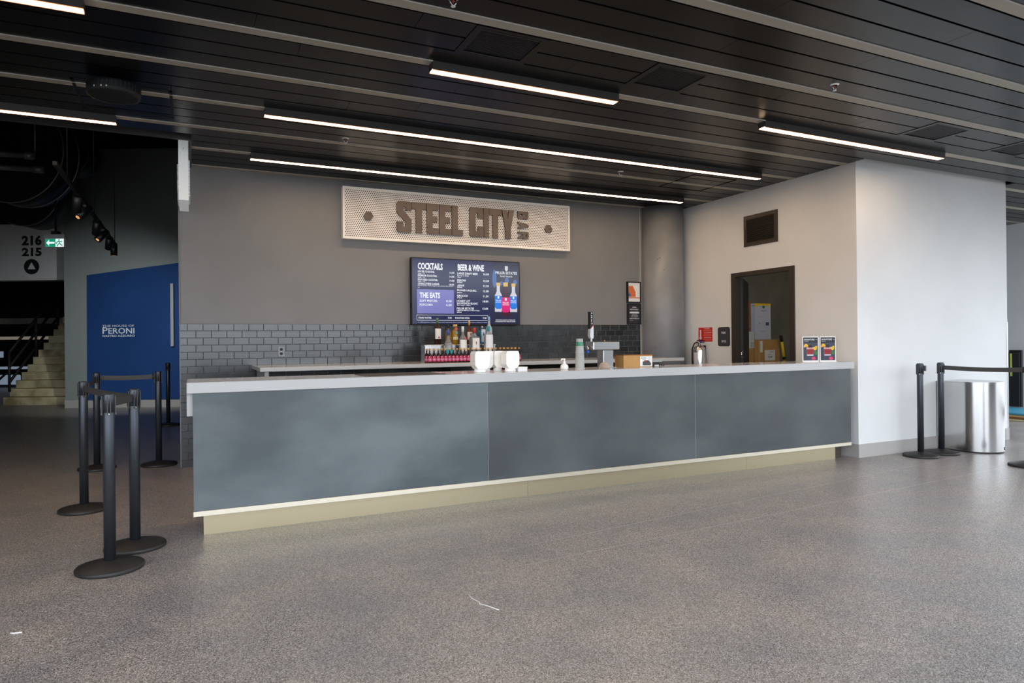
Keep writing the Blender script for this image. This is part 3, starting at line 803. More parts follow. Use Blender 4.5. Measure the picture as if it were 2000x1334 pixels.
# back counter
ZK = 1.095
kt = thing('back_countertop', 'pale grey back counter shelf along the tiled wall', 'countertop', (3.3, 7.1, ZK - 0.042))
MB().bbox(0.615, 5.93, 7.10, YB - 0.016, ZK - 0.042, ZK, 0.003).build('slab', M_COUNTER, kt)
MB().box(0.66, 0.70, 7.13, 8.0, 0, ZK - 0.042).build('leg_panel', mat('leg_grey', (150, 150, 152), 0.5), kt)
for i, (a, b) in enumerate(((0.80, 1.95), (2.05, 2.93), (3.05, 4.4), (4.45, 5.9))):
    lab = ['black undercounter cooler at the left end of the back counter', 'black undercounter cooler below the wine bottles', 'black undercounter cooler behind the soap pump and cups', 'black undercounter cooler at the column end of the back counter'][i]
    t = thing('undercounter_cooler', lab, 'cooler', ((a + b) / 2, 7.25, 0), group='black coolers under the back counter')
    MB().box(a, b, 7.28, 8.1, 0.0, 0.90).build('cabinet', M_CABBLACK, t)
    d = MB().bbox(a + 0.01, (a + b) / 2 - 0.003, 7.24, 7.28, 0.12, 0.89, 0.003).build('door', M_DARKPAINT, t)
    MB().box((a + b) / 2 - 0.04, (a + b) / 2 - 0.025, 7.21, 7.24, 0.35, 0.8).build('handle', M_STEEL, d)
    d = MB().bbox((a + b) / 2 + 0.003, b - 0.01, 7.24, 7.28, 0.12, 0.89, 0.003).build('door', M_DARKPAINT, t)
    MB().box((a + b) / 2 + 0.025, (a + b) / 2 + 0.04, 7.21, 7.24, 0.35, 0.8).build('handle', M_STEEL, d)
MB().box(2.955, 3.0, 7.13, 8.0, 0, ZK - 0.042).build('leg_panel', MATS['leg_grey'], kt)

# outlet on the tiles
ot = thing('wall_outlet', 'grey duplex power outlet on the tiled wall', 'outlet', (0.937, YB - 0.014, 1.183))
MB().bbox(0.900, 0.975, YB - 0.02, YB - 0.013, 1.183, 1.304, 0.002).build('plate', mat('outlet_plate', (120, 124, 128), 0.4, metal=0.4), ot)
F_O = frame((0, YB - 0.02, 0), XU, ZU)
MB().disc(0.937, 1.268, 0.017, 0.017, F_O, 0.001, 14).disc(0.937, 1.218, 0.017, 0.017, F_O, 0.001, 14).build('receptacle', M_BLACKM, ot)
MB().rect(0.933, 1.240, 0.942, 1.247, F_O, 0.002).build('screw', M_LETTERWHITE, ot)

# steel riser with spirits
rs = thing('bottle_riser', 'brushed steel step riser carrying spirit bottles on the back counter', 'riser', (2.94, 7.6, ZK))
RY0, RY1, RZ = 7.58, 7.74, 1.302
MB().bbox(2.475, 3.40, RY0, RY1, RZ - 0.012, RZ, 0.002).build('top', M_STEEL, rs)
MB().box(2.485, 3.39, RY0 + 0.004, RY0 + 0.012, ZK, RZ - 0.012).build('front_panel', M_STEEL, rs)
MB().box(2.485, 2.495, RY0 + 0.012, RY1, ZK, RZ - 0.012).build('side_panel', M_STEEL, rs)
MB().box(3.38, 3.39, RY0 + 0.012, RY1, ZK, RZ - 0.012).build('side_panel', M_STEEL, rs)

GL = {}
def glassm(name, rgb, tr=0.75, rough=0.08):
    if name not in GL: GL[name] = mat('glass_' + name, rgb, rough, trans=tr, ior=1.35)
    return GL[name]
def plainm(name, rgb, rough=0.4, metal=0):
    if name not in GL: GL[name] = mat('print_' + name, rgb, rough, metal)
    return GL[name]
def bottle(label, x, y, z, w, h, glass, cap, capr, lab, labz, neckz, neckw=0.32, capz=None, square=False, caph=0.12, labw=1.0, extra=None, group='spirit bottles on the back counter'):
    t = thing('liquor_bottle', label, 'bottle', (x, y, z), 0, group)
    r = w / 2; n = 4 if square else 20
    T = Matrix.Translation((x, y, z)) @ (Matrix.Rotation(math.pi / 4, 4, 'Z') if square else I4)
    k = math.sqrt(2) if square else 1
    nr = r * neckw
    zc = h * (1 - caph)
    prof = [(r * .9 * k, 0), (r * k, 0.008), (r * k, neckz * h * 0.86), (r * k * .82, neckz * h * 0.95), ((nr * 1.15), neckz * h * 1.06), (nr, neckz * h * 1.12), (nr, zc)]
    if square:
        MB().lathe(prof[:4], 4, T, smooth=False).lathe([(r * .7, neckz * h * .95), (nr * 1.15, neckz * h * 1.06), (nr, neckz * h * 1.12), (nr, zc)], 16, T).build('glass', glass, t)
    else:
        MB().lathe(prof, 20, T).build('glass', glass, t)
    MB().lathe([(nr * capr, zc), (nr * capr, h - 0.004), (nr * capr * .85, h)], 16, T).build('cap', cap, t)
    l0, l1 = labz[0] * h, labz[1] * h
    if square:
        F = frame((x, y - r - 0.001, z), XU, ZU)
        MB().rect(-r * .86 * labw, l0, r * .86 * labw, l1, F, 0.001).build('paper_label', lab, t)
    else:
        vs = []; fs = []
        m = 10
        for i in range(m + 1):
            a = math.radians(-35 - 90 - 25 + 120 * i / m * labw)
            for zz in (l0, l1): vs.append(((r + .0012) * math.cos(a), (r + .0012) * math.sin(a), zz))
        for i in range(m): fs.append((2 * i, 2 * i + 2, 2 * i + 3, 2 * i + 1))
        MB().add(vs, fs, Matrix.Translation((x, y, z)), 0, True).build('paper_label', lab, t)
    if extra:
        F = frame((x - r * 0.3, y - r - 0.006, z), XU + YU * -0.3, ZU)
        for (nm, px, pzz, rx, rz_, m) in extra:
            MB().disc(px * r, pzz * h, rx, rz_, F, 0.001, 14).build(nm, m, t)
    return t
WL = plainm('white_label', (232, 230, 226))
bottle('dark whisky bottle with a white label and green capsule, leftmost on the riser', 2.667, 7.66, RZ, 0.083, 0.322, plainm('dark_whisky', (46, 28, 22), 0.12), plainm('green_cap', (92, 132, 100)), 1.15, WL, (.22, .60), .72, caph=.2, extra=[('emblem', .35, .27, .012, .012, plainm('crimson', (190, 60, 70)))])
bottle('amber bottle with a dark stopper behind the blue-capped tequila', 2.812, 7.68, RZ, 0.080, 0.24, glassm('amber2', (190, 140, 40), .5), plainm('night_cap', (30, 34, 60)), 1.2, plainm('tan_label', (150, 120, 70)), (.2, .4), .7, caph=.16)
bottle('golden tequila bottle with a cork stopper and red neck band', 2.891, 7.66, RZ, 0.076, 0.245, glassm('gold', (226, 170, 60), .5), plainm('cork', (216, 180, 116)), 1.7, plainm('cream_label', (214, 206, 170)), (.24, .38), .70, neckw=.42, caph=.12, extra=[('neck_band', .3, .78, .016, .02, plainm('band_red', (206, 52, 62))), ('seal', .3, .58, .016, .02, plainm('teal_seal', (90, 150, 160)))])
bottle('brown spiced rum bottle with a gold capsule on the riser', 3.077, 7.66, RZ, 0.072, 0.293, glassm('rum', (130, 74, 40), .4), plainm('gold_cap', (222, 176, 96), .35, .3), 1.1, plainm('rum_label', (232, 214, 206)), (.2, .52), .66, caph=.2, extra=[('figure', .4, .42, .008, .022, plainm('maroon', (96, 40, 36)))])
bottle('pale blue square gin bottle with a silver stopper on the riser', 3.249, 7.66, RZ, 0.076, 0.225, glassm('bluegin', (90, 176, 214), .6), plainm('silver_cap', (222, 224, 228), .3, .6), 1.0, plainm('ice_label', (206, 220, 232)), (.12, .82), .80, square=True, neckw=.22, labw=.8, extra=[('portrait', .3, .55, .010, .022, plainm('slate', (90, 110, 140)))])
bottle('tall frosted vodka bottle with a light blue top at the right end of the riser', 3.350, 7.68, RZ, 0.074, 0.345, glassm('frost', (214, 220, 228), .4, .35), plainm('pale_blue_cap', (150, 190, 226)), 1.1, plainm('frost_label', (196, 202, 210)), (.2, .55), .66, caph=.16, neckw=.40)
bottle('clear tequila bottle with a purple-blue cap and a cyan label', 2.745, 7.50, ZK, 0.095, 0.385, glassm('clear', (222, 228, 232)), plainm('indigo_cap', (70, 84, 170)), 1.3, plainm('cyan_label', (50, 196, 216)), (.24, .40), .66, caph=.17)
bottle('clear rum bottle with a white cap and a round red emblem', 2.929, 7.50, ZK, 0.093, 0.425, glassm('clear'  , (222, 228, 232)), plainm('white_cap', (240, 240, 240)), 1.1, plainm('rum_white', (238, 238, 234)), (.30, .62), .72, caph=.16, extra=[('emblem', .55, .66, .014, .014, plainm('ruby', (190, 62, 66)))])
bottle('square clear gin bottle with a red cap and white label', 3.079, 7.50, ZK, 0.100, 0.405, glassm('clear', (222, 228, 232)), plainm('red_cap', (222, 64, 50)), 1.25, plainm('gin_label', (236, 234, 232)), (.36, .70), .78, square=True, neckw=.26, caph=.14, extra=[('figure', .3, .56, .006, .02, plainm('scarlet', (206, 60, 60)))])
bottle('faceted clear vodka bottle with a teal cap and tall white label', 3.257, 7.48, ZK, 0.115, 0.425, glassm('crystal', (200, 206, 220), .55, .2), plainm('teal_cap', (30, 170, 190)), 1.15, plainm('tall_label', (236, 238, 246)), (.28, .76), .80, neckw=.26, caph=.14, labw=.8)

# row of small wine bottles
wine_g = mat('wine_bottle_glass', (38, 14, 20), 0.12)
wine_l = plainm('wine_pink', (180, 50, 92), 0.45)
wine_lt = plainm('wine_pink_pale', (206, 120, 156), 0.45)
wine_c = plainm('wine_gold', (226, 168, 84), 0.3, 0.3)
def mini(lab, x, y):
    t = thing('wine_bottle', lab, 'bottle', (0, 0, 0), 0, 'small pink-label wine bottles on the back counter')
    MB().lathe([(0.021, 0), (0.0235, 0.004), (0.0235, 0.082), (0.019, 0.098), (0.0085, 0.116), (0.0078, 0.146)], 16).build('glass', wine_g, t)
    MB().lathe([(0.0105, 0.143), (0.0105, 0.164), (0.0095, 0.166)], 12).build('cap', wine_c, t)
    lbl = MB().lathe([(0.0239, 0.014), (0.0239, 0.078)], 16, cap0=False, cap1=False).build('paper_label', wine_l, t)
    MB().lathe([(0.0241, 0.026), (0.0241, 0.05)], 16, cap0=False, cap1=False).build('label_print', wine_lt, lbl)
    F = frame((-0.0105, -0.0218, 0), (0.9, -0.43, 0), ZU)
    MB().poly([(-.004, .072), (.004, .072), (.004, .064), (0, .060), (-.004, .064)], F, 0.001).build('shield', plainm('shield_cream', (240, 226, 196)), lbl)
    return t
MX = [2.475, 2.527, 2.577, 2.624, 2.670, 2.718, 2.763, 2.811, 2.859, 2.905, 2.954, 2.999, 3.058, 3.107, 3.161, 3.211, 3.260, 3.309, 3.362, 3.413, 3.463, 3.514, 3.566, 3.618]
MY = 7.385
m0 = None
for i, x in enumerate(MX):
    lab = '%s from left of the pink-label wine bottles in the front row' % ORD[i]
    if m0 is None:
        m0 = mini(lab, x, MY); m0.location = (x, MY, ZK); m0.rotation_euler = (0, 0, 0)
    else:
        dup(m0, (x, MY + RND.uniform(-.006, .006), ZK), 0, lab)
for i, x in enumerate((2.456, 3.395, 3.447, 3.500, 3.552, 3.60)):
    dup(m0, (x, MY + 0.056, ZK), 0, '%s from left of the second-row wine bottles, behind the pink-label row' % ORD[i])

# ------------------------------------------------------------------ sign over the bar
sgn = thing('bar_sign', 'wide white perforated metal sign with raised steel letters over the bar', 'sign', (3.19, YB, 2.577))
SX0, SX1, SZ0, SZ1, SY = 1.636, 4.748, 2.577, 3.201, 8.05
fw = 0.026
MB().bbox(SX0, SX1, SY, YB, SZ1 - fw, SZ1, .001).bbox(SX0, SX1, SY, YB, SZ0, SZ0 + fw, .001).bbox(SX0, SX0 + fw, SY, YB, SZ0 + fw, SZ1 - fw, .001).bbox(SX1 - fw, SX1, SY, YB, SZ0 + fw, SZ1 - fw, .001).build('sign_frame', M_SIGNWHITE, sgn)
MB().box(SX0 + fw, SX1 - fw, SY + 0.05, SY + 0.055, SZ0 + fw, SZ1 - fw).build('backing', mat('sign_backing', (96, 84, 76), 0.6), sgn)
# perforated sheet: hexagonal cells each with a hexagonal hole
p = 0.0252; rowh = p * math.sqrt(3) / 2; hr = 0.0081
vs = []; fs = []
Ysh = SY + 0.024
xa, xb, za, zb_ = SX0 + fw, SX1 - fw, SZ0 + fw, SZ1 - fw
row = 0; z = za - rowh * .3
R6 = p / math.sqrt(3)
while z < zb_ + rowh:
    x = xa + (p / 2 if row % 2 else 0)
    while x < xb + p / 2:
        o = len(vs)
        for i in range(6):
            a = math.radians(30 + 60 * i)
            vs.append((min(max(x + R6 * math.cos(a), xa), xb), Ysh, min(max(z + R6 * math.sin(a), za), zb_)))
        for i in range(6):
            a = math.radians(30 + 60 * i)
            vs.append((min(max(x + hr * math.cos(a), xa), xb), Ysh, min(max(z + hr * math.sin(a), za), zb_)))
        for i in range(6):
            j = (i + 1) % 6
            fs.append((o + i, o + j, o + 6 + j, o + 6 + i))
        x += p
    z += rowh; row += 1
sh = MB().add(vs, fs).build('perforated_sheet', M_SIGNWHITE, sgn); sh['kind'] = 'stuff'
F_S = frame((0, SY - 0.006, 0), XU, ZU)
ZL0, ZL1 = 2.693, 3.076
def letter(polys, x0, x1, z0=ZL0, z1=ZL1, dep=0.03):
    mb = MB()
    for pts in polys:
        mb.prism([(x0 + a * (x1 - x0), z0 + b * (z1 - z0)) for a, b in pts], dep, (F_S[0] + YU * (0.03 - 0.0), F_S[1], F_S[2], F_S[3]))
    return mb.build('letter', M_LETTER, sgn)
S_ = [[(0, .93), (.09, 1), (.93, 1), (1, .94), (1, .70), (.62, .70), (.62, .80), (.5, .84), (.42, .80), (.42, .72), (1, .42), (1, .06), (.92, 0), (.09, 0), (0, .06), (0, .34), (.42, .34), (.42, .20), (.5, .15), (.6, .20), (.6, .34), (0, .62)]]
T_ = [[(.28, 0), (.70, 0), (.70, .78), (1, .78), (1, 1), (0, 1), (0, .78), (.28, .78)]]
E_ = [[(0, 0), (1, 0), (1, .2), (.48, .2), (.48, .39), (.88, .39), (.88, .58), (.48, .58), (.48, .79), (.97, .79), (.97, 1), (0, 1)]]
L_2 = [[(0, 0), (1, 0), (1, .2), (.54, .2), (.54, 1), (0, 1)]]
C_ = [[(0, .05), (.09, 0), (.92, 0), (1, .05), (1, .36), (.6, .36), (.6, .22), (.51, .17), (.42, .22), (.42, .78), (.51, .83), (.6, .78), (.6, .63), (1, .63), (1, .95), (.92, 1), (.09, 1), (0, .95)]]
I_ = [[(0, 0), (1, 0), (1, 1), (0, 1)]]
Y_ = [[(.28, 0), (.72, 0), (.72, .36), (1, 1), (.58, 1), (.5, .66), (.42, 1), (0, 1), (.28, .36)]]
for P_, a, b in ((S_, 2.295, 2.478), (T_, 2.483, 2.672), (E_, 2.678, 2.833), (E_, 2.844, 3.003), (L_2, 3.013, 3.160), (C_, 3.256, 3.447), (I_, 3.454, 3.524), (T_, 3.530, 3.709), (Y_, 3.713, 3.891)):
    letter(P_, a, b)
# BAR, turned 90 degrees clockwise
XB0, XB1 = 3.949, 4.104
def rot(pts): return [(b, 1 - a) for a, b in pts]   # letter upright (a right, b up) -> read downwards
B_ = [[(0, 0), (.34, 0), (.34, 1), (0, 1)], [(.34, 0), (.86, 0), (1, .1), (1, .4), (.9, .5), (1, .6), (1, .9), (.86, 1), (.34, 1), (.34, .8), (.62, .8), (.62, .6), (.34, .6), (.34, .42), (.62, .42), (.62, .2), (.34, .2)]]
A_ = [[(0, 0), (.32, 0), (.40, .22), (.60, .22), (.68, 0), (1, 0), (.68, 1), (.32, 1)]]
R_ = [[(0, 0), (.34, 0), (.34, 1), (0, 1)], [(.34, 1), (.86, 1), (1, .9), (1, .55), (.86, .44), (1, 0), (.68, 0), (.56, .40), (.34, .40), (.34, .58), (.64, .58), (.64, .8), (.34, .8)]]
for P_, z0, z1 in ((B_, 2.968, 3.070), (A_, 2.832, 2.932), (R_, 2.702, 2.800)):
    letter([rot(q) for q in P_], XB0, XB1, z0, z1)
for hx in (1.943, 4.412):
    MB().prism([(hx + 0.058 * math.cos(math.radians(60 * i)), 2.863 + 0.058 * math.sin(math.radians(60 * i))) for i in range(6)], 0.03, (F_S[0] + YU * 0.03, F_S[1], F_S[2], F_S[3])).build('hexagon_stud', M_LETTER, sgn)

# ------------------------------------------------------------------ menu screen
TVX0, TVX1, TVZ0, TVZ1, TVY = 2.470, 3.972, 1.551, 2.394, 8.06
tv = thing('menu_screen', 'wall-mounted menu screen with drink prices and a wine advert', 'screen', (3.22, YB, TVZ0))
MB().bbox(TVX0, TVX1, TVY + 0.002, TVY + 0.06, TVZ0, TVZ1, 0.003).build('casing', M_BLACKM, tv)
MB().box(TVX0 + .2, TVX1 - .2, TVY + 0.06, YB, TVZ0 + .2, TVZ1 - .2).build('wall_mount', M_BLACKM, tv)
F_T = frame((0, TVY + 0.002, 0), XU, ZU)
MB().rect(TVX0 + .012, TVZ0 + .014, 3.567, TVZ1 - .012, F_T, .001).build('menu_panel', M_SCR, tv)
MB().rect(3.567, TVZ0 + .014, TVX1 - .012, TVZ1 - .012, F_T, .001).build('advert_panel', M_SCR_AD, tv)
MB().rect(2.543, 1.695, 3.033, 1.997, F_T, .0016).build('food_box', M_SCR_BOX, tv)
mb = MB()
a, b, c, d = 2.537, 1.609, 3.502, 1.677; w = .004
mb.rect(a, b, c, b + w, F_T, .002).rect(a, d - w, c, d, F_T, .002).rect(a, b, a + w, d, F_T, .002).rect(c - w, b, c, d, F_T, .002)
MENU = [('COCKTAILS', 2.557, 2.245, 2.884, 2.329, .02), ('HOUSE COCKTAIL', 2.557, 2.206, 2.777, 2.231, .012), ('Single - 1oz', 2.557, 2.184, 2.650, 2.201, .01), ('12.50', 2.977, 2.204, 3.040, 2.227, .012),
        ('PREMIUM COCKTAIL', 2.556, 2.156, 2.807, 2.181, .012), ('Single - 1oz', 2.556, 2.134, 2.649, 2.151, .01), ('14.50', 2.976, 2.154, 3.040, 2.177, .012),
        ('FEATURED COCKTAIL', 2.556, 2.105, 2.817, 2.130, .012), ('Single - 1oz', 2.556, 2.083, 2.649, 2.100, .01), ('14.50', 2.976, 2.103, 3.039, 2.126, .012),
        ('CHARCUTERIE CAESAR', 2.555, 2.055, 2.837, 2.080, .012), ('Bold Canadian classic topped with savoury charcuterie -', 2.555, 2.035, 3.029, 2.050, .006), ('1oz', 2.555, 2.015, 2.578, 2.027, .01), ('18.00', 2.971, 2.053, 3.036, 2.076, .012),
        ('THE EATS', 2.577, 1.889, 2.845, 1.959, .02), ('SOFT PRETZEL', 2.576, 1.840, 2.814, 1.868, .012), ('8.50', 2.926, 1.841, 3.000, 1.868, .012), ('POPCORN', 2.576, 1.791, 2.743, 1.819, .012), ('6.50', 2.926, 1.791, 3.000, 1.818, .012),
        ('BEER & WINE', 3.087, 2.248, 3.452, 2.331, .02), ('LARGE DRAFT BEER', 3.082, 2.199, 3.365, 2.226, .012), ('Peroni or Asahi', 3.082, 2.176, 3.236, 2.193, .01), ('24oz', 3.082, 2.156, 3.131, 2.171, .01), ('16.00', 3.443, 2.200, 3.522, 2.227, .012),
        ('PERONI', 3.080, 2.110, 3.194, 2.137, .012), ('500ml', 3.078, 2.090, 3.148, 2.107, .01), ('12.50', 3.442, 2.111, 3.521, 2.138, .012),
        ('ASAHI', 3.079, 2.045, 3.171, 2.072, .012), ('500ml', 3.077, 2.025, 3.147, 2.042, .01), ('12.50', 3.440, 2.045, 3.519, 2.072, .012),
        ('PILSNER URQUELL', 3.077, 1.980, 3.346, 2.007, .012), ('500ml', 3.076, 1.958, 3.144, 1.975, .01), ('12.00', 3.437, 1.979, 3.516, 2.006, .012),
        ('GROLSCH', 3.074, 1.912, 3.222, 1.939, .012), ('473ml', 3.074, 1.892, 3.140, 1.908, .01), ('11.50', 3.438, 1.912, 3.512, 1.939, .012),
        ('HONEST LOT', 3.071, 1.847, 3.256, 1.873, .012), ('SAUVIGNON BLANC', 3.071, 1.815, 3.360, 1.841, .012), ('Zero Sugar - 200ml', 3.071, 1.793, 3.258, 1.810, .01), ('18.00', 3.430, 1.845, 3.510, 1.872, .012),
        ('PELLER ESTATES', 3.069, 1.750, 3.308, 1.777, .012), ('Cabernet Merlot or Pinot Grigio', 3.068, 1.728, 3.387, 1.746, .008), ('200ml', 3.068, 1.708, 3.133, 1.724, .01), ('15.00', 3.427, 1.750, 3.506, 1.777, .012),
        ('EVIAN WATER', 2.561, 1.630, 2.729, 1.652, .012), ('7.00', 2.946, 1.631, 3.000, 1.653, .012), ('FOUNTAIN SODA', 3.046, 1.630, 3.244, 1.652, .012), ('7.00', 3.428, 1.630, 3.481, 1.652, .012),
        ('An added gratuity is voluntary. Please drink responsibly. Prices exclude applicable taxes and are subject to change.', 2.548, 1.579, 3.491, 1.590, 0)]
for s_, xa, za, xb, zb_, bo in MENU:
    MB().text(s_, xa, za, xb, zb_, F_T, .0026, bold=bo * 1.7).build('menu_line', M_SCR_TXT, tv)
mb.build('box_outline', M_SCR_TXT, tv)
mb = MB()
mb.text('PELLER ESTATES', 3.617, 2.222, 3.929, 2.258, F_T, .0026, bold=.012).text('Family Vineyards', 3.684, 2.178, 3.860, 2.208, F_T, .0026).text('CRAFTING QUALITY WINES FOR', 3.613, 1.609, 3.897, 1.625, F_T, .0026, bold=.01).text('CANADIANS FOR OVER 60 YEARS.', 3.604, 1.590, 3.900, 1.605, F_T, .0026, bold=.01)
mb.build('advert_text', M_SCR_TXT, tv)
sh_ = lambda x, z, w, h: [(x - w, z + h), (x + w, z + h), (x + w, z - h * .5), (x, z - h), (x - w, z - h * .5)]
MB().poly(sh_(3.774, 2.297, .022, .034), F_T, .0026).build('crest', M_SCR_GLASS, tv)
MB().disc(3.60, 2.16, .03, .12, F_T, .0018).disc(3.70, 2.10, .025, .03, F_T, .0018).disc(3.78, 2.14, .03, .04, F_T, .0018).disc(3.90, 2.12, .03, .035, F_T, .0018).build('advert_glow', M_SCR_GLOW, tv)
def adb(x, zb0, zt, w, glass, lm, off):
    h = zt - zb0
    MB().poly([(x - w, zb0), (x + w, zb0), (x + w, zb0 + h * .56), (x + w * .45, zb0 + h * .70), (x + w * .45, zb0 + h * .9), (x - w * .45, zb0 + h * .9), (x - w * .45, zb0 + h * .70), (x - w, zb0 + h * .56)], F_T, off).build('advert_bottle', glass, tv)
    MB().rect(x - w * .55, zb0 + h * .88, x + w * .55, zt, F_T, off + .0004).build('advert_cap', M_SCR_GOLD, tv)
    MB().poly([(x - w, zb0 + h * .16), (x - w * .6, zb0 + h * .1), (x + w * .6, zb0 + h * .1), (x + w, zb0 + h * .16), (x + w, zb0 + h * .55), (x - w, zb0 + h * .55)], F_T, off + .0006).build('advert_label', lm, tv)
    m2 = MB().poly(sh_(x, zb0 + h * .49, w * .22, h * .045), F_T, off + .001)
    m2.text('PELLER', x - w * .75, zb0 + h * .37, x + w * .75, zb0 + h * .415, F_T, off + .001, bold=.01).text('ESTATES', x - w * .75, zb0 + h * .31, x + w * .75, zb0 + h * .35, F_T, off + .001, bold=.01)
    m2.build('advert_print', M_SCR_TXT, tv)
adb(3.655, 1.725, 2.11, .052, M_SCR_GLASS, M_SCR_BLUE, .0024)
adb(3.875, 1.725, 2.105, .052, M_SCR_GLASS, M_SCR_BLUE, .0024)
adb(3.760, 1.675, 2.115, .060, M_SCR_WINE, M_SCR_PINK, .0036)

# framed notices
def notice(name, label, z0, z1, inner):
    t = thing(name, label, 'notice', (5.872, YB - 0.02, z0))
    x0, x1 = 5.748, 5.983
    w = .016
    y0, y1 = YB - 0.038, YB - (0.0 if z0 > 1.57 else 0.014)
    MB().box(x0, x1, y0, y1, z1 - w, z1).box(x0, x1, y0, y1, z0, z0 + w).box(x0, x0 + w, y0, y1, z0 + w, z1 - w).box(x1 - w, x1, y0, y1, z0 + w, z1 - w).build('frame', M_BLACKM, t)
    MB().box(x0 + w, x1 - w, y0 + .008, y1, z0 + w, z1 - w).build('sheet', inner, t)
    return t, frame((0, y0 + .008, 0), XU, ZU)
t, F = notice('framed_notice', 'black-framed white notice with an orange building shape, upper of two', 1.884, 2.192, M_PAPER)
MB().poly([(5.77, 2.13), (5.845, 2.13), (5.892, 2.04), (5.892, 1.97), (5.77, 1.97)], F, .001).rect(5.77, 1.95, 5.965, 1.965, F, .001).build('orange_shape', M_ORANGE, t)
MB().disc(5.785, 2.0, .018, .03, F, .002).build('blue_shape', M_BLUEPR, t)
t, F = notice('framed_notice', 'black-framed dark drink responsibly notice, lower of two', 1.568, 1.872, plainm('notice_black', (44, 45, 50)))
MB().text('DRINK', 5.835, 1.808, 5.905, 1.826, F, .001, bold=.02).text('RESPONSIBLY', 5.79, 1.778, 5.945, 1.796, F, .001, bold=.02).text('please enjoy alcohol in moderation', 5.81, 1.757, 5.935, 1.766, F, .001).rect(5.785, 1.728, 5.95, 1.75, F, .001) \
    .text('THINK ABOUT', 5.82, 1.710, 5.92, 1.718, F, .001, bold=.01).text('THINK YOUR FRIENDS', 5.81, 1.690, 5.93, 1.700, F, .001, bold=.01).text('PLAN A SAFE RIDE', 5.815, 1.672, 5.925, 1.682, F, .001, bold=.01).text('DRIVE UP YOUR CUP', 5.785, 1.645, 5.95, 1.660, F, .001, bold=.02).text('thank you', 5.79, 1.618, 5.85, 1.628, F, .001).build('lettering', M_LETTERWHITE, t)

# ------------------------------------------------------------------ items on the bar counter
def napkin(label, x, y, w, dp, rz=0):
    t = thing('napkin_dispenser', label, 'dispenser', (x, y, CT), rz, 'white dispensers on the bar counter')
    T = Matrix.Translation((x, y, CT)) @ Matrix.Rotation(rz, 4, 'Z')
    MB().lathe([(w * .38, 0), (w * .40, .004), (w * .38, .022), (w * .34, .03)], 24, T, sy=dp / w).build('foot', M_WHITEPL, t)
    F = frame(T @ Vector((0, -dp / 2, 0)), T.to_3x3() @ XU, ZU)
    h = .178
    MB().prism([(-w * .30, .028), (w * .30, .028), (w * .5, .062), (w * .5, h - .022), (w * .42, h), (-w * .42, h), (-w * .5, h - .022), (-w * .5, .062)], dp, (F[0] + (-F[3]) * dp, F[1], F[2], F[3])).build('body', M_WHITEPL, t)
    MB().prism([(-w * .33, .07), (w * .33, .07), (w * .33, h - .03), (-w * .33, h - .03)], .003, F).build('face_plate', M_WHITEPL, t)
napkin('white dispenser with cut corners, leftmost of the group on the counter', 2.225, 5.30, .135, .11)
napkin('white dispenser second from left, partly behind the leftmost one', 2.345, 5.47, .11, .11)
napkin('white dispenser third from left, between its neighbours', 2.455, 5.45, .10, .10)
napkin('white dispenser rightmost of the group, beside the low white box', 2.500, 5.28, .125, .11)
t = thing('small_box', 'low white paper box right of the white dispensers', 'box', (2.61, 5.28, CT))
MB().bbox(2.572, 2.662, 5.27, 5.37, CT, CT + .028, .002).build('box_base', M_PAPER, t)
MB().bbox(2.570, 2.664, 5.268, 5.372, CT + .028, CT + .036, .001).build('lid', M_WHITEPL, t)

t = thing('soap_pump', 'white pump soap bottle on the bar counter', 'soap bottle', (3.082, 5.35, CT))
T = Matrix.Translation((3.082, 5.35, CT))
MB().lathe([(.030, 0), (.036, .006), (.037, .025), (.032, .04), (.018, .05), (.012, .054)], 24, T).build('bottle_body', M_WHITEPL, t)
MB().lathe([(.013, .052), (.013, .07), (.006, .073), (.006, .092)], 16, T).build('collar', M_WHITEPL, t)
MB().bbox(3.050, 3.092, 5.343, 5.357, CT + .090, CT + .100, .002).box(3.048, 3.056, 5.345, 5.355, CT + .080, CT + .092).build('nozzle', M_WHITEPL, t)

cup_m = mat('cup_clear', (240, 244, 242), 0.12, trans=0.5, ior=1.12)
cup_w = plainm('cup_white', (232, 238, 234))
cup_g = plainm('cup_green', (60, 140, 104))
t = thing('cup_stack', 'tall stack of upturned clear plastic cups with a green band', 'cups', (3.235, 5.33, CT))
T = Matrix.Translation((3.235, 5.33, CT))
MB().lathe([(.046, 0), (.046, .008), (.043, .012), (.040, .146), (.042, .148), (.042, .152)], 28, T, cap0=False, cap1=False).build('lower_cup', cup_m, t)
MB().lathe([(.039, .152), (.032, .272), (.030, .280)], 28, T, cap0=False).build('upper_cup', cup_m, t)
MB().lathe([(.036, .002), (.034, .14), (.030, .22), (.027, .276)], 24, T).build('inner_cups', cup_w, t)
MB().lathe([(.0362, .212), (.0338, .25)], 24, T, cap0=False, cap1=False).build('green_band', cup_g, t)
t = thing('lid_stack', 'clear dome of plastic lids beside the beer tower', 'lids', (3.447, 5.22, CT))
T = Matrix.Translation((3.43, 5.22, CT))
MB().lathe([(.050, 0), (.050, .012), (.047, .030), (.036, .052), (.016, .062)], 26, T).build('dome', mat('dome_clear', (226, 206, 188), .12, trans=.5, ior=1.12), t)
MB().lathe([(.038, .002), (.034, .034), (.02, .044)], 22, T).build('lid_core', plainm('lid_tan', (206, 176, 150)), t)

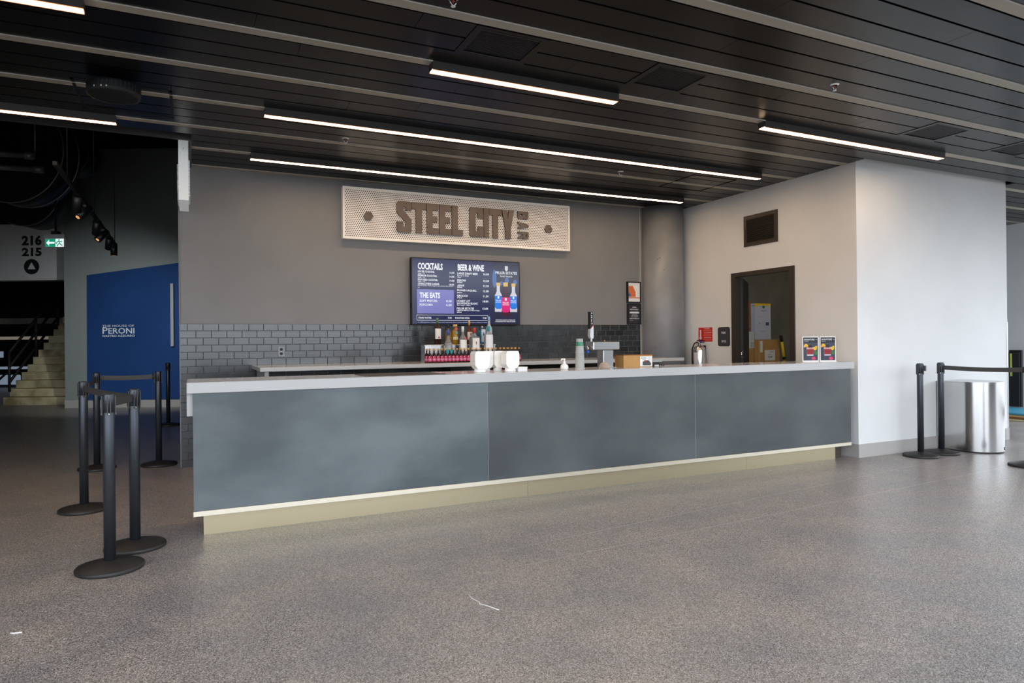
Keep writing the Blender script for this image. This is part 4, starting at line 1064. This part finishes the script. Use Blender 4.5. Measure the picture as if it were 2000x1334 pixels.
# beer tower
t = thing('beer_tower', 'stainless T-shaped beer tower with one tall tap handle', 'beer tower', (3.57, 5.45, CT))
MB().bbox(3.405, 3.70, 5.36, 5.51, 1.240, 1.320, .006).build('tower_head', M_STEEL, t)
MB().bbox(3.527, 3.640, 5.38, 5.49, CT, 1.240, .004).build('tower_column', M_STEEL, t)
MB().bbox(3.505, 3.662, 5.36, 5.51, CT, CT + .006, .001).build('tower_flange', M_STEEL, t)
MB().lathe([(.005, 1.32), (.006, 1.33), (.003, 1.335)], 10, Matrix.Translation((3.58, 5.44, 0))).build('vent_knob', plainm('brass', (200, 150, 90), .3, .8), t)
fa = MB().tube([(3.405, 5.435, 1.275), (3.380, 5.42, 1.272), (3.376, 5.415, 1.235)], .011, 10).build('faucet', M_CHROME, t)
MB().tube([(3.376, 5.415, 1.236), (3.376, 5.415, 1.212)], .014, 10).build('spout_cap', plainm('royal_blue', (30, 90, 200)), fa)
hd = thing('tap_handle', 'black and silver beer tap handle standing on the tower', 'tap handle', (3.425, 5.43, 1.32))
MB().lathe([(.009, 1.318), (.009, 1.352)], 12, Matrix.Translation((3.425, 5.43, 0))).build('ferrule', M_WHITEPL, hd)
F_H = frame((3.425, 5.41, 0), (0.94, 0.34, 0), ZU)
F_H2 = frame((3.425, 5.418, 0), (0.94, 0.34, 0), ZU)
MB().prism([(-.026, 1.37), (-.014, 1.35), (.022, 1.35), (.026, 1.37), (.026, 1.44), (.024, 1.478), (-.022, 1.440)], .03, (F_H2[0] - F_H2[3] * .03, F_H2[1], F_H2[2], F_H2[3])).build('handle_grip', plainm('handle_silver', (188, 188, 192), .35, .4), hd)
MB().prism([(-.022, 1.440), (.024, 1.478), (.023, 1.575), (.014, 1.602), (-.022, 1.602)], .028, (F_H2[0] - F_H2[3] * .03, F_H2[1], F_H2[2], F_H2[3])).build('handle_top', M_BLACKM, hd)
MB().poly([(-.023, 1.434), (.025, 1.474), (.025, 1.482), (-.023, 1.444)], F_H2, .001).build('handle_band', plainm('crimson_band', (200, 50, 80)), hd)
MB().rect(-.012, 1.585, .008, 1.594, F_H2, .001).text('2', -.016, 1.545, .008, 1.572, F_H2, .001, bold=.02).text('f', -.010, 1.505, .004, 1.535, F_H2, .001, bold=.03).poly([(-.010, 1.488), (.010, 1.488), (0, 1.50)], F_H2, .001) \
    .disc(-.002, 1.422, .010, .010, F_H2, .001).rect(-.013, 1.385, .009, 1.410, F_H2, .001).build('handle_print', M_LETTERWHITE, hd)

# cardboard box with printed sheet, card terminal
t = thing('cardboard_box', 'brown cardboard box with a printed white panel right of the beer tower', 'box', (3.9, 5.42, CT))
MB().bbox(3.735, 4.075, 5.35, 5.50, CT, CT + .118, .001).build('carton', M_CARD, t)
MB().box(3.733, 4.077, 5.348, 5.502, CT + .113, CT + .119).build('lid_edge', M_CARDD, t)
F = frame((0, 5.349, 0), XU, ZU)
MB().rect(3.925, CT + .006, 4.068, CT + .104, F, .001).build('printed_panel', M_PAPER, t)
MB().poly([(3.955, 1.085), (4.05, 1.083), (4.058, 1.10), (4.03, 1.132), (3.985, 1.135), (3.955, 1.118)], F, .002).build('picture', plainm('picture_grey', (70, 72, 74)), t)
MB().disc(3.985, 1.128, .012, .008, F, .003).build('red_spot', M_RED, t)
MB().disc(4.040, 1.150, .011, .015, F, .002).disc(4.040, 1.150, .009, .013, F, .0025, mi=1).build('ring_mark', [plainm('ring_grey', (150, 156, 160)), M_PAPER], t)
MB().text('BRAVEDO', 3.935, 1.150, 4.005, 1.162, F, .002).text('BAR', 3.955, 1.138, 3.99, 1.147, F, .002).build('panel_print', plainm('print_teal', (70, 120, 120)), t)
t = thing('card_terminal', 'black card terminal under a grey box beside the cardboard box', 'card terminal', (4.15, 5.5, CT))
MB().bbox(4.105, 4.215, 5.42, 5.54, CT, CT + .040, .003).build('terminal_body', M_BLACKM, t)
MB().bbox(4.10, 4.245, 5.42, 5.56, CT + .041, CT + .070, .002).build('grey_top', plainm('grey_box', (150, 152, 150)), t)
MB().box(4.15, 4.20, 5.414, 5.42, CT + .004, CT + .014).build('paper_slot', M_PAPER, t)
MB().tube([(4.215, 5.50, CT + .006), (4.26, 5.48, CT + .010), (4.31, 5.47, CT + .006)], .004, 6).build('cable', M_BLACKM, t)

# acrylic sign holders with cocktail posters
def drink_sign(label, cx, cy, rz):
    t = thing('tabletop_sign', label, 'sign', (cx, cy, CT), rz, 'cocktail signs at the right end of the bar')
    T = Matrix.Translation((cx, cy, CT)) @ Matrix.Rotation(rz, 4, 'Z')
    w, h = .188, .283
    MB().box(-w / 2, w / 2, 0, .006, .004, h, T).box(-w / 2, w / 2, -.03, .05, 0, .004, T).build('acrylic_holder', M_PAPER, t)
    F = frame(T @ Vector((-w / 2, 0, 0)), T.to_3x3() @ XU, ZU)
    MB().rect(.010, .018, w - .010, h - .010, F, .001).build('poster', M_NAVY, t)
    MB().rect(.010, .215, w - .010, h - .010, F, .0014).build('poster_band', plainm('poster_black', (44, 42, 46)), t)
    MB().text('SIGNATURE', .020, .240, .140, .258, F, .002, bold=.02).text('14.50', .150, .245, .185, .254, F, .002).text('COCKTAIL', .020, .224, .070, .232, F, .002).build('title', M_LETTERWHITE, t)
    kx = .188 / .205
    F = (F[0], F[1] * kx, F[2], F[3])
    MB().poly([(.050, .165), (.145, .165), (.138, .070), (.057, .070)], F, .0018).build('glass_print', plainm('glass_pink', (206, 160, 160)), t)
    MB().poly([(.052, .142), (.143, .142), (.137, .085), (.058, .085)], F, .0021).build('drink_print', plainm('drink_red', (150, 36, 44)), t)
    MB().disc(.045, .168, .030, .035, F, .0022, 16, a0=10, a1=190).build('orange_slice', plainm('slice', (240, 180, 40)), t)
    MB().disc(.088, .172, .014, .014, F, .0025).disc(.110, .172, .014, .014, F, .0025).disc(.100, .184, .013, .012, F, .0026).build('berries', plainm('berry', (48, 30, 44)), t)
    MB().disc(.160, .150, .022, .020, F, .0020).disc(.172, .165, .014, .014, F, .0020).build('flower_print', M_YELLOW, t)
    MB().poly([(.150, .125), (.185, .120), (.185, .085), (.165, .075), (.148, .095)], F, .0019).poly([(.085, .195), (.095, .21), (.103, .195)], F, .0027).build('leaf_print', M_GREEN, t)
    MB().disc(.140, .040, .026, .018, F, .0019).build('petal_print', M_PINK, t)
    MB().rect(.058, .070, .137, .084, F, .0022).build('glass_foot', plainm('foot_pale', (206, 206, 214)), t)
drink_sign('left one of the two cocktail signs on the counter by the doorway', 6.205, 5.31, -0.36)
drink_sign('right one of the two cocktail signs, nearer the counter end', 6.388, 5.235, -0.36)

# ------------------------------------------------------------------ things on the right wall
t = thing('wall_vent', 'square dark bronze louvred vent high on the white wall', 'vent', (XR, 6.478, 2.56))
y0, y1, z0, z1, w = 6.194, 6.762, 2.560, 2.966, .05
xa, xb = XR - .014, XR + .002
MB().box(xa, xb, y0, y1, z0, z0 + w).box(xa, xb, y0, y1, z1 - w, z1).box(xa, xb, y0, y0 + w, z0 + w, z1 - w).box(xa, xb, y1 - w, y1, z0 + w, z1 - w).build('frame', M_BRONZE, t)
MB().box(XR - .002, XR + .001, y0 + w, y1 - w, z0 + w, z1 - w).build('backing', M_VOID, t)
n = 16
for i in range(n):
    z = z0 + w + (z1 - z0 - 2 * w) * (i + .5) / n
    o = ubox('louvre', M_BRONZE, t, XR - .012, XR - .002, y0 + w, y1 - w, z - .003, z + .003)

F_R = frame((XR, 0, 0), (0, -1, 0), ZU)    # x = -Y, normal -X
t = thing('extinguisher_sign', 'red fire extinguisher instruction sign with a white down arrow', 'sign', (XR, 7.54, 1.303))
MB().prism([(-7.681, 1.303), (-7.394, 1.303), (-7.394, 1.507), (-7.681, 1.507)], .003, F_R).build('plate', M_RED, t)
MB().rect(-7.58, 1.452, -7.402, 1.478, F_R, .004).rect(-7.58, 1.385, -7.402, 1.412, F_R, .004).rect(-7.58, 1.312, -7.402, 1.342, F_R, .004).build('pale_band', M_REDL, t)
MB().poly([(-7.66, 1.355), (-7.635, 1.325 + .005), (-7.605, 1.355 + .008), (-7.622, 1.355 + .008), (-7.622, 1.475), (-7.65, 1.475), (-7.65, 1.363), (-7.672, 1.363)][1:], F_R, .0045) \
    .text('A ORDINARY', -7.565, 1.484, -7.44, 1.497, F_R, .005, bold=.02).text('B LIQUIDS', -7.555, 1.424, -7.41, 1.440, F_R, .005, bold=.02).text('C ELECTRICAL', -7.57, 1.355, -7.41, 1.370, F_R, .005, bold=.02).text('FIRE', -7.67, 1.312, -7.62, 1.322, F_R, .005).build('lettering', M_LETTERWHITE, t)

t = thing('room_plate', 'dark rounded room plate with white lettering beside the doorway', 'sign', (XR, 7.163, 1.237))
c = .035
pts = []
for cx, cz, a0 in ((-7.279 + c, 1.237 + c, 180), (-7.048 - c, 1.237 + c, 270), (-7.048 - c, 1.503 - c, 0), (-7.279 + c, 1.503 - c, 90)):
    for i in range(7):
        a = math.radians(a0 + 15 * i); pts.append((cx + c * math.cos(a), cz + c * math.sin(a)))
MB().prism(pts, .008, F_R).build('plate', plainm('plate_charcoal', (62, 63, 68)), t)
MB().text('F&B', -7.205, 1.412, -7.125, 1.440, F_R, .009, bold=.02).text('301G', -7.205, 1.292, -7.120, 1.322, F_R, .009, bold=.02).build('lettering', M_LETTERWHITE, t)

# fire extinguisher on the wall
ey, exx = 7.56, XR - .095
t = thing('fire_extinguisher', 'polished steel fire extinguisher hanging on the white wall below the red sign', 'fire extinguisher', (exx, ey, 0.90))
T = Matrix.Translation((exx, ey, 0))
MB().lathe([(.078, .86), (.086, .87), (.088, .90), (.088, 1.18), (.078, 1.222), (.045, 1.245), (.025, 1.252)], 32, T).build('cylinder', M_STEEL_POL, t)
MB().lathe([(.022, 1.25), (.022, 1.30), (.016, 1.31)], 16, T).build('valve', M_CHROME, t)
MB().box(exx - .02, exx + .02, ey - .10, ey + .03, 1.315, 1.327).box(exx - .015, exx + .015, ey - .09, ey + .02, 1.288, 1.297).build('lever', M_BLACKM, t)
MB().box(exx - .024, exx - .015, ey - .07, ey - .03, 1.298, 1.318).build('pull_tag', plainm('tag_blue', (40, 70, 190)), t)
MB().tube([(exx - .01, ey + .03, 1.30), (exx - .03, ey + .07, 1.28), (exx - .05, ey + .095, 1.20), (exx - .05, ey + .098, 1.05), (exx - .045, ey + .095, .95)], .010, 8).build('hose', M_BLACKM, t)
vs = []; fs = []
for i in range(9):
    a = math.radians(188 + 45 * i / 8)
    for zz in (.93, 1.15): vs.append((.0892 * math.cos(a - .35), .0892 * math.sin(a - .35) + 0.0, zz))
for i in range(8): fs.append((2 * i, 2 * i + 2, 2 * i + 3, 2 * i + 1))
MB().add(vs, fs, T, 0, True).build('instruction_label', plainm('ext_label', (206, 204, 214)), t)
MB().lathe([(.0895, .955), (.0895, .962)], 32, T, cap0=False, cap1=False).build('strap', M_CHROME, t)
MB().box(exx + .07, XR, ey - .03, ey + .03, 1.0, 1.25).build('wall_bracket', M_BLACKM, t)

# storeroom contents
t = thing('storeroom_light', 'plain ceiling light panel inside the storeroom, above the doorway', 'ceiling light', (8.0, 6.4, 3.06))
MB().box(7.6, 8.4, 6.2, 6.6, 3.06, 3.20).build('housing', M_WHITEPL, t)
MB().box(7.62, 8.38, 6.22, 6.58, 3.055, 3.06).build('diffuser', mat('store_led', (255, 255, 255), .5, emit=(255, 244, 222), estr=9.0), t)
sy = 7.60
t = thing('stored_carton', 'large brown carton with white labels, nearest inside the storeroom', 'box', (7.95, sy, 0))
MB().bbox(7.69, 8.21, sy, sy + .36, 0.0, 1.325, .002).build('carton', M_CARD, t)
F = frame((0, sy, 0), XU, ZU)
MB().rect(7.895, 1.005, 8.11, 1.165, F, .002).rect(7.80, 1.13, 7.855, 1.305, F, .002).build('paper_label', M_PAPER, t)
MB().text('FLOOR MATS', 8.0, 1.125, 8.09, 1.145, F, .003).text('LIFT', 7.965, 1.085, 8.04, 1.10, F, .003).text('1234', 7.96, 1.045, 8.05, 1.075, F, .003, bold=.02).build('label_print', plainm('ink', (50, 56, 80)), t)
MB().rect(7.775, .02, 7.793, 1.32, F, .0015).build('tape', plainm('tape', (200, 170, 110)), t)
t = thing('stored_carton', 'white carton with a yellow top edge standing on the large brown carton', 'box', (7.86, sy + .02, 1.326))
MB().bbox(7.70, 8.03, sy, sy + .2, 1.327, 1.875, .002).build('carton', plainm('white_card', (200, 204, 222)), t)
F = frame((0, sy, 0), XU, ZU)
MB().rect(7.70, 1.845, 8.03, 1.8755, F, .002).rect(8.0, 1.82, 8.03, 1.846, F, .002).rect(7.70, 1.82, 7.745, 1.846, F, .002).build('yellow_edge', M_YELLOW, t)
MB().disc(7.88, 1.82, .028, .022, F, .003).build('green_logo', M_GREEN, t)
MB().text('BRIGHTS', 7.83, 1.755, 7.95, 1.775, F, .003).text('compact unit', 7.755, 1.665, 7.87, 1.675, F, .003).text('storage set', 7.80, 1.445, 7.93, 1.458, F, .003).disc(7.80, 1.575, .008, .008, F, .003).rect(7.92, 1.54, 7.99, 1.59, F, .003).build('carton_print', plainm('ink_grey', (84, 88, 110)), t)
t = thing('stored_carton', 'small white carton with an oval mark at the left of the brown carton', 'box', (7.6, sy + .03, 1.197))
MB().bbox(7.50, 7.685, sy, sy + .3, 1.197, 1.447, .002).build('carton', plainm('white_card2', (206, 208, 210)), t)
F = frame((0, sy, 0), XU, ZU)
MB().disc(7.645, 1.25, .027, .033, F, .002).disc(7.645, 1.25, .021, .027, F, .003, mi=1).build('oval_mark', [plainm('ink2', (50, 60, 70)), plainm('white_card2', (206, 208, 210))], t)
t = thing('stored_carton', 'tall plain brown carton under the small white carton', 'box', (7.6, sy + .01, 0))
MB().bbox(7.49, 7.686, sy + .01, sy + .35, 0, 1.196, .002).build('carton', M_CARD, t)
MB().box(7.58, 7.60, sy + .008, sy + .01, 0, 1.19).build('tape', plainm('tape2', (190, 160, 100)), t)
t = thing('stored_carton', 'narrow dark brown carton standing at the left behind the white one', 'box', (7.56, sy + .05, 1.448))
MB().bbox(7.47, 7.624, sy, sy + .3, 1.448, 1.905, .002).build('carton', M_CARDD, t)
F = frame((0, sy, 0), XU, ZU)
MB().rect(7.56, 1.74, 7.59, 1.75, F, .002).rect(7.56, 1.71, 7.59, 1.72, F, .002).rect(7.56, 1.48, 7.61, 1.49, F, .002).build('carton_print', plainm('ink3', (80, 50, 34)), t)
t = thing('stored_carton', 'slim pale blue-white carton between the dark brown and the white carton', 'box', (7.66, sy + .06, 1.448))
MB().bbox(7.628, 7.697, sy, sy + .3, 1.448, 1.87, .002).build('carton', plainm('pale_card', (176, 188, 214)), t)
F = frame((0, sy, 0), XU, ZU)
MB().rect(7.635, 1.83, 7.645, 1.842, F, .002).rect(7.655, 1.83, 7.665, 1.842, F, .002).rect(7.675, 1.83, 7.685, 1.842, F, .002).build('carton_print', plainm('ink', (50, 56, 80)), t)
t = thing('broom_pole', 'yellow and black pole leaning beside the cartons in the storeroom', 'pole', (8.42, 7.7, 0))
a, b = Vector((8.42, 7.55, 0.02)), Vector((8.18, 7.545, 1.385))
L2 = lambda k: a + (b - a) * k
MB().tube([L2(.70), L2(.93)], .022, 10).build('yellow_sleeve', M_YELLOW, t)
MB().tube([L2(.73), L2(.76)], .024, 10).build('black_ring', M_BLACKM, t)
MB().tube([L2(.93), b], .024, 10).build('black_grip', M_BLACKM, t)
MB().tube([a, L2(.70)], .022, 10).build('lower_shaft', M_BLACKM, t)

# ------------------------------------------------------------------ stanchions
def make_stanchion(label):
    t = thing('stanchion', label, 'stanchion', (0, 0, 0), 0, 'black belt stanchions on the floor')
    MB().lathe([(.178, 0), (.182, .004), (.182, .020), (.176, .026), (.10, .042), (.045, .054), (.033, .056)], 40).build('base', M_RUBBER, t)
    MB().lathe([(.032, .050), (.032, 1.028), (.030, 1.032)], 28).build('post', M_POLE, t)
    head = MB().lathe([(.0335, .930), (.0335, 1.034), (.031, 1.040), (.012, 1.041)], 28).build('head', M_POLE, t)
    for a in (0, 90, 180, 270):
        R = Matrix.Rotation(math.radians(a), 4, 'Z')
        cl = MB().box(.032, .0375, -.011, -.006, .925, 1.028, R).box(.032, .0375, .006, .011, .925, 1.028, R).box(.032, .0375, -.011, .011, .915, .925, R).build('belt_clip', M_FIXT, head)
        MB().lathe([(.004, 0), (.004, .0025)], 8, R @ Matrix.Translation((.0375, 0, .921)) @ Matrix.Rotation(math.pi / 2, 4, 'Y')).build('clip_screw', M_CHROME, head)
    return t
SPOS = {'a': (-0.446, 4.640), 'b': (-0.342, 5.058), 'c': (-0.790, 6.395), 'd': (-0.925, 8.47), 'e': (-0.333, 8.43), 'f': (-0.352, 12.55), 'g': (7.350, 4.822), 'h': (7.740, 4.835), 'i': (7.72, 3.93)}
SLAB = {'a': 'black stanchion nearest the camera, in front of the left end of the bar', 'b': 'black stanchion just behind the nearest one at the bar corner',
        'c': 'black stanchion at the left, joined by a belt to the nearest ones', 'd': 'black stanchion far left in front of the blue door, start of the crossing belt',
        'e': 'black stanchion close to the left end of the tiled wall', 'f': 'farthest black stanchion, standing alone near the blue door',
        'g': 'left one of the two stanchions by the right white wall', 'h': 'right one of the two stanchions by the white wall, next to the steel bin',
        'i': 'stanchion cut off by the right edge of the photo'}
HEAD_Z = 0.985
proto = None
for k in 'abcdefghi':
    rz = {'a': .15, 'b': .35, 'c': .4, 'd': .35, 'e': .1, 'f': .2, 'g': .5, 'h': .5, 'i': .5}[k]
    if proto is None:
        proto = make_stanchion(SLAB[k]); proto.location = (*SPOS[k], 0); proto.rotation_euler = (0, 0, rz)
    else:
        dup(proto, (*SPOS[k], 0), rz, SLAB[k])
def belt(label, k0, k1, sag=0.01, r=.036):
    a = Vector((*SPOS[k0], HEAD_Z)); b = Vector((*SPOS[k1], HEAD_Z))
    u = (b - a).normalized()
    a = a + u * r; b = b - u * (r + .012)
    nrm = Vector((-u.y, u.x, 0))
    t = thing('retractable_belt', label, 'belt', a, 0, 'belts between the stanchions')
    vs = []; fs = []; n = 14
    for i in range(n + 1):
        q = i / n; c_ = a.lerp(b, q) - ZU * sag * 4 * q * (1 - q)
        tw = .25 * math.sin(math.pi * q)
        up = (ZU * math.cos(tw) + nrm * math.sin(tw)) * .024
        for s_ in (-.0008, .0008):
            vs += [c_ - up + nrm * s_, c_ + up + nrm * s_]
    for i in range(n):
        o = 4 * i
        fs += [(o, o + 4, o + 5, o + 1), (o + 2, o + 3, o + 7, o + 6), (o + 1, o + 5, o + 7, o + 3), (o, o + 2, o + 6, o + 4)]
    MB().add(vs, fs, None, 0, False).build('webbing', M_BELT, t)
    MB().tube([b - ZU * .03, b + ZU * .03], .010, 10).build('belt_end', M_FIXT, t)
belt('short dark belt joining the two nearest stanchions', 'b', 'a', .004)
belt('dark belt from the left stanchion towards the bar corner', 'c', 'b', .012)
belt('dark belt between the left stanchion and the far left one', 'd', 'c', .012)
belt('long dark belt crossing in front of the blue door', 'd', 'e', .008)
belt('black belt running out of the photo at the right past the steel bin', 'h', 'i', .01)
MB().box(SPOS['g'][0] + .036, SPOS['g'][0] + .066, SPOS['g'][1] - .03, SPOS['g'][1] - .01, .955, 1.015).build('spare', M_FIXT)
o = bpy.data.objects['spare']; o.name = 'belt_cassette'; tag(o, 'small black belt end clipped to the left stanchion by the white wall', 'belt end')

# steel bin with a flat back and rounded front
t = thing('waste_bin', 'polished stainless bin with a rounded front against the white wall', 'bin', (8.31, 4.75, 0))
bx, by, br, bk = 8.312, 4.775, .262, 5.076
def dprof(r, yb):
    pts = [(bx + r * math.cos(math.radians(180 + 180 * i / 40)), by + r * math.sin(math.radians(180 + 180 * i / 40))) for i in range(41)]
    return pts
def dshape(r, z0, z1, m, name, top=True):
    pts = dprof(r, bk); n = len(pts)
    loop = pts + [(bx + r, bk), (bx - r, bk)]
    k = len(loop)
    vs = [(x, y, z0) for x, y in loop] + [(x, y, z1) for x, y in loop]
    mb = MB()
    curve = [(i, i + 1, k + i + 1, k + i) for i in range(n - 1)]
    mb.add(vs, curve, None, 0, True)
    mb.add(vs, [(n - 1, n, k + n, k + n - 1), (n, n + 1, k + n + 1, k + n), (n + 1, 0, k, k + n + 1)], None, 0, False)
    if top: mb.add(vs[k:], [tuple(range(k))], None, 0)
    mb.add(vs[:k], [tuple(range(k))[::-1]], None, 0)
    return mb.build(name, m, t)
dshape(br - .004, 0.0, .016, M_BLACKM, 'foot')
dshape(br, .016, .795, M_STEEL_POL, 'body')
dshape(br + .002, .795, .812, M_STEEL, 'rim')
F = frame((bx + .10, by - .2432, 0), (0.925, 0.382, 0), ZU)
MB().prism([(-.028, .03), (.028, .03), (.028, .062), (-.028, .062)], .002, F).build('maker_plate', M_BLACKM, t)
MB().text('BIN' if False else '- - -', -.02, .042, .02, .05, F, .003).build('plate_marks', M_LETTERWHITE, t)

# far right recess: black panel leaning on the wall, stack of boards
t = thing('leaning_panel', 'scuffed black panel leaning on the far right wall', 'panel', (12.86, 6.7, 0))
MB().box(12.83, 12.88, 6.645, 6.83, .125, 1.10).build('board', M_BLACKM, t)
MB().box(12.80, 12.829, 6.66, 6.82, .125, 1.06).build('front_board', M_DARKPAINT, t)
MB().box(12.797, 12.80, 6.765, 6.80, .65, 1.04).build('yellow_tape', plainm('tape_lime', (200, 206, 100)), t)
for i, (z0, m, lab, w) in enumerate(((0.0, plainm('board_pale', (206, 190, 150)), 'pale board at the bottom of the stack on the far right floor', .0), (.03, plainm('board_brown', (140, 96, 50)), 'brown board second from the bottom of the far right stack', .05),
                              (.06, plainm('board_tan', (190, 150, 96)), 'tan board third in the far right stack', .02), (.09, plainm('board_blue', (60, 140, 170)), 'blue board on top of the far right stack', .06))):
    tag(MB().bbox(11.7 + w, 12.75, 6.0, 7.4, z0, z0 + .028, .003).build('loose_board', m), lab, 'board')

# bits of litter on the floor
tag(MB().tube([(1.300, 3.301, .002), (1.296, 3.225, .002), (1.312, 3.165, .002), (1.304, 3.143, .002), (1.332, 3.095, .002), (1.345, 3.060, .002), (1.358, 3.029, .002)], .0022, 6).build('white_thread', M_PAPER), 'thin white thread lying on the floor in the foreground', 'thread')
tag(MB().tube([(-.764, 3.804, .003), (-.748, 3.795, .003), (-.718, 3.792, .003)], .0035, 6).build('paper_scrap', M_PAPER), 'tiny white paper scrap on the floor at the lower left', 'scrap')

bpy.data.objects.remove(UNIT)
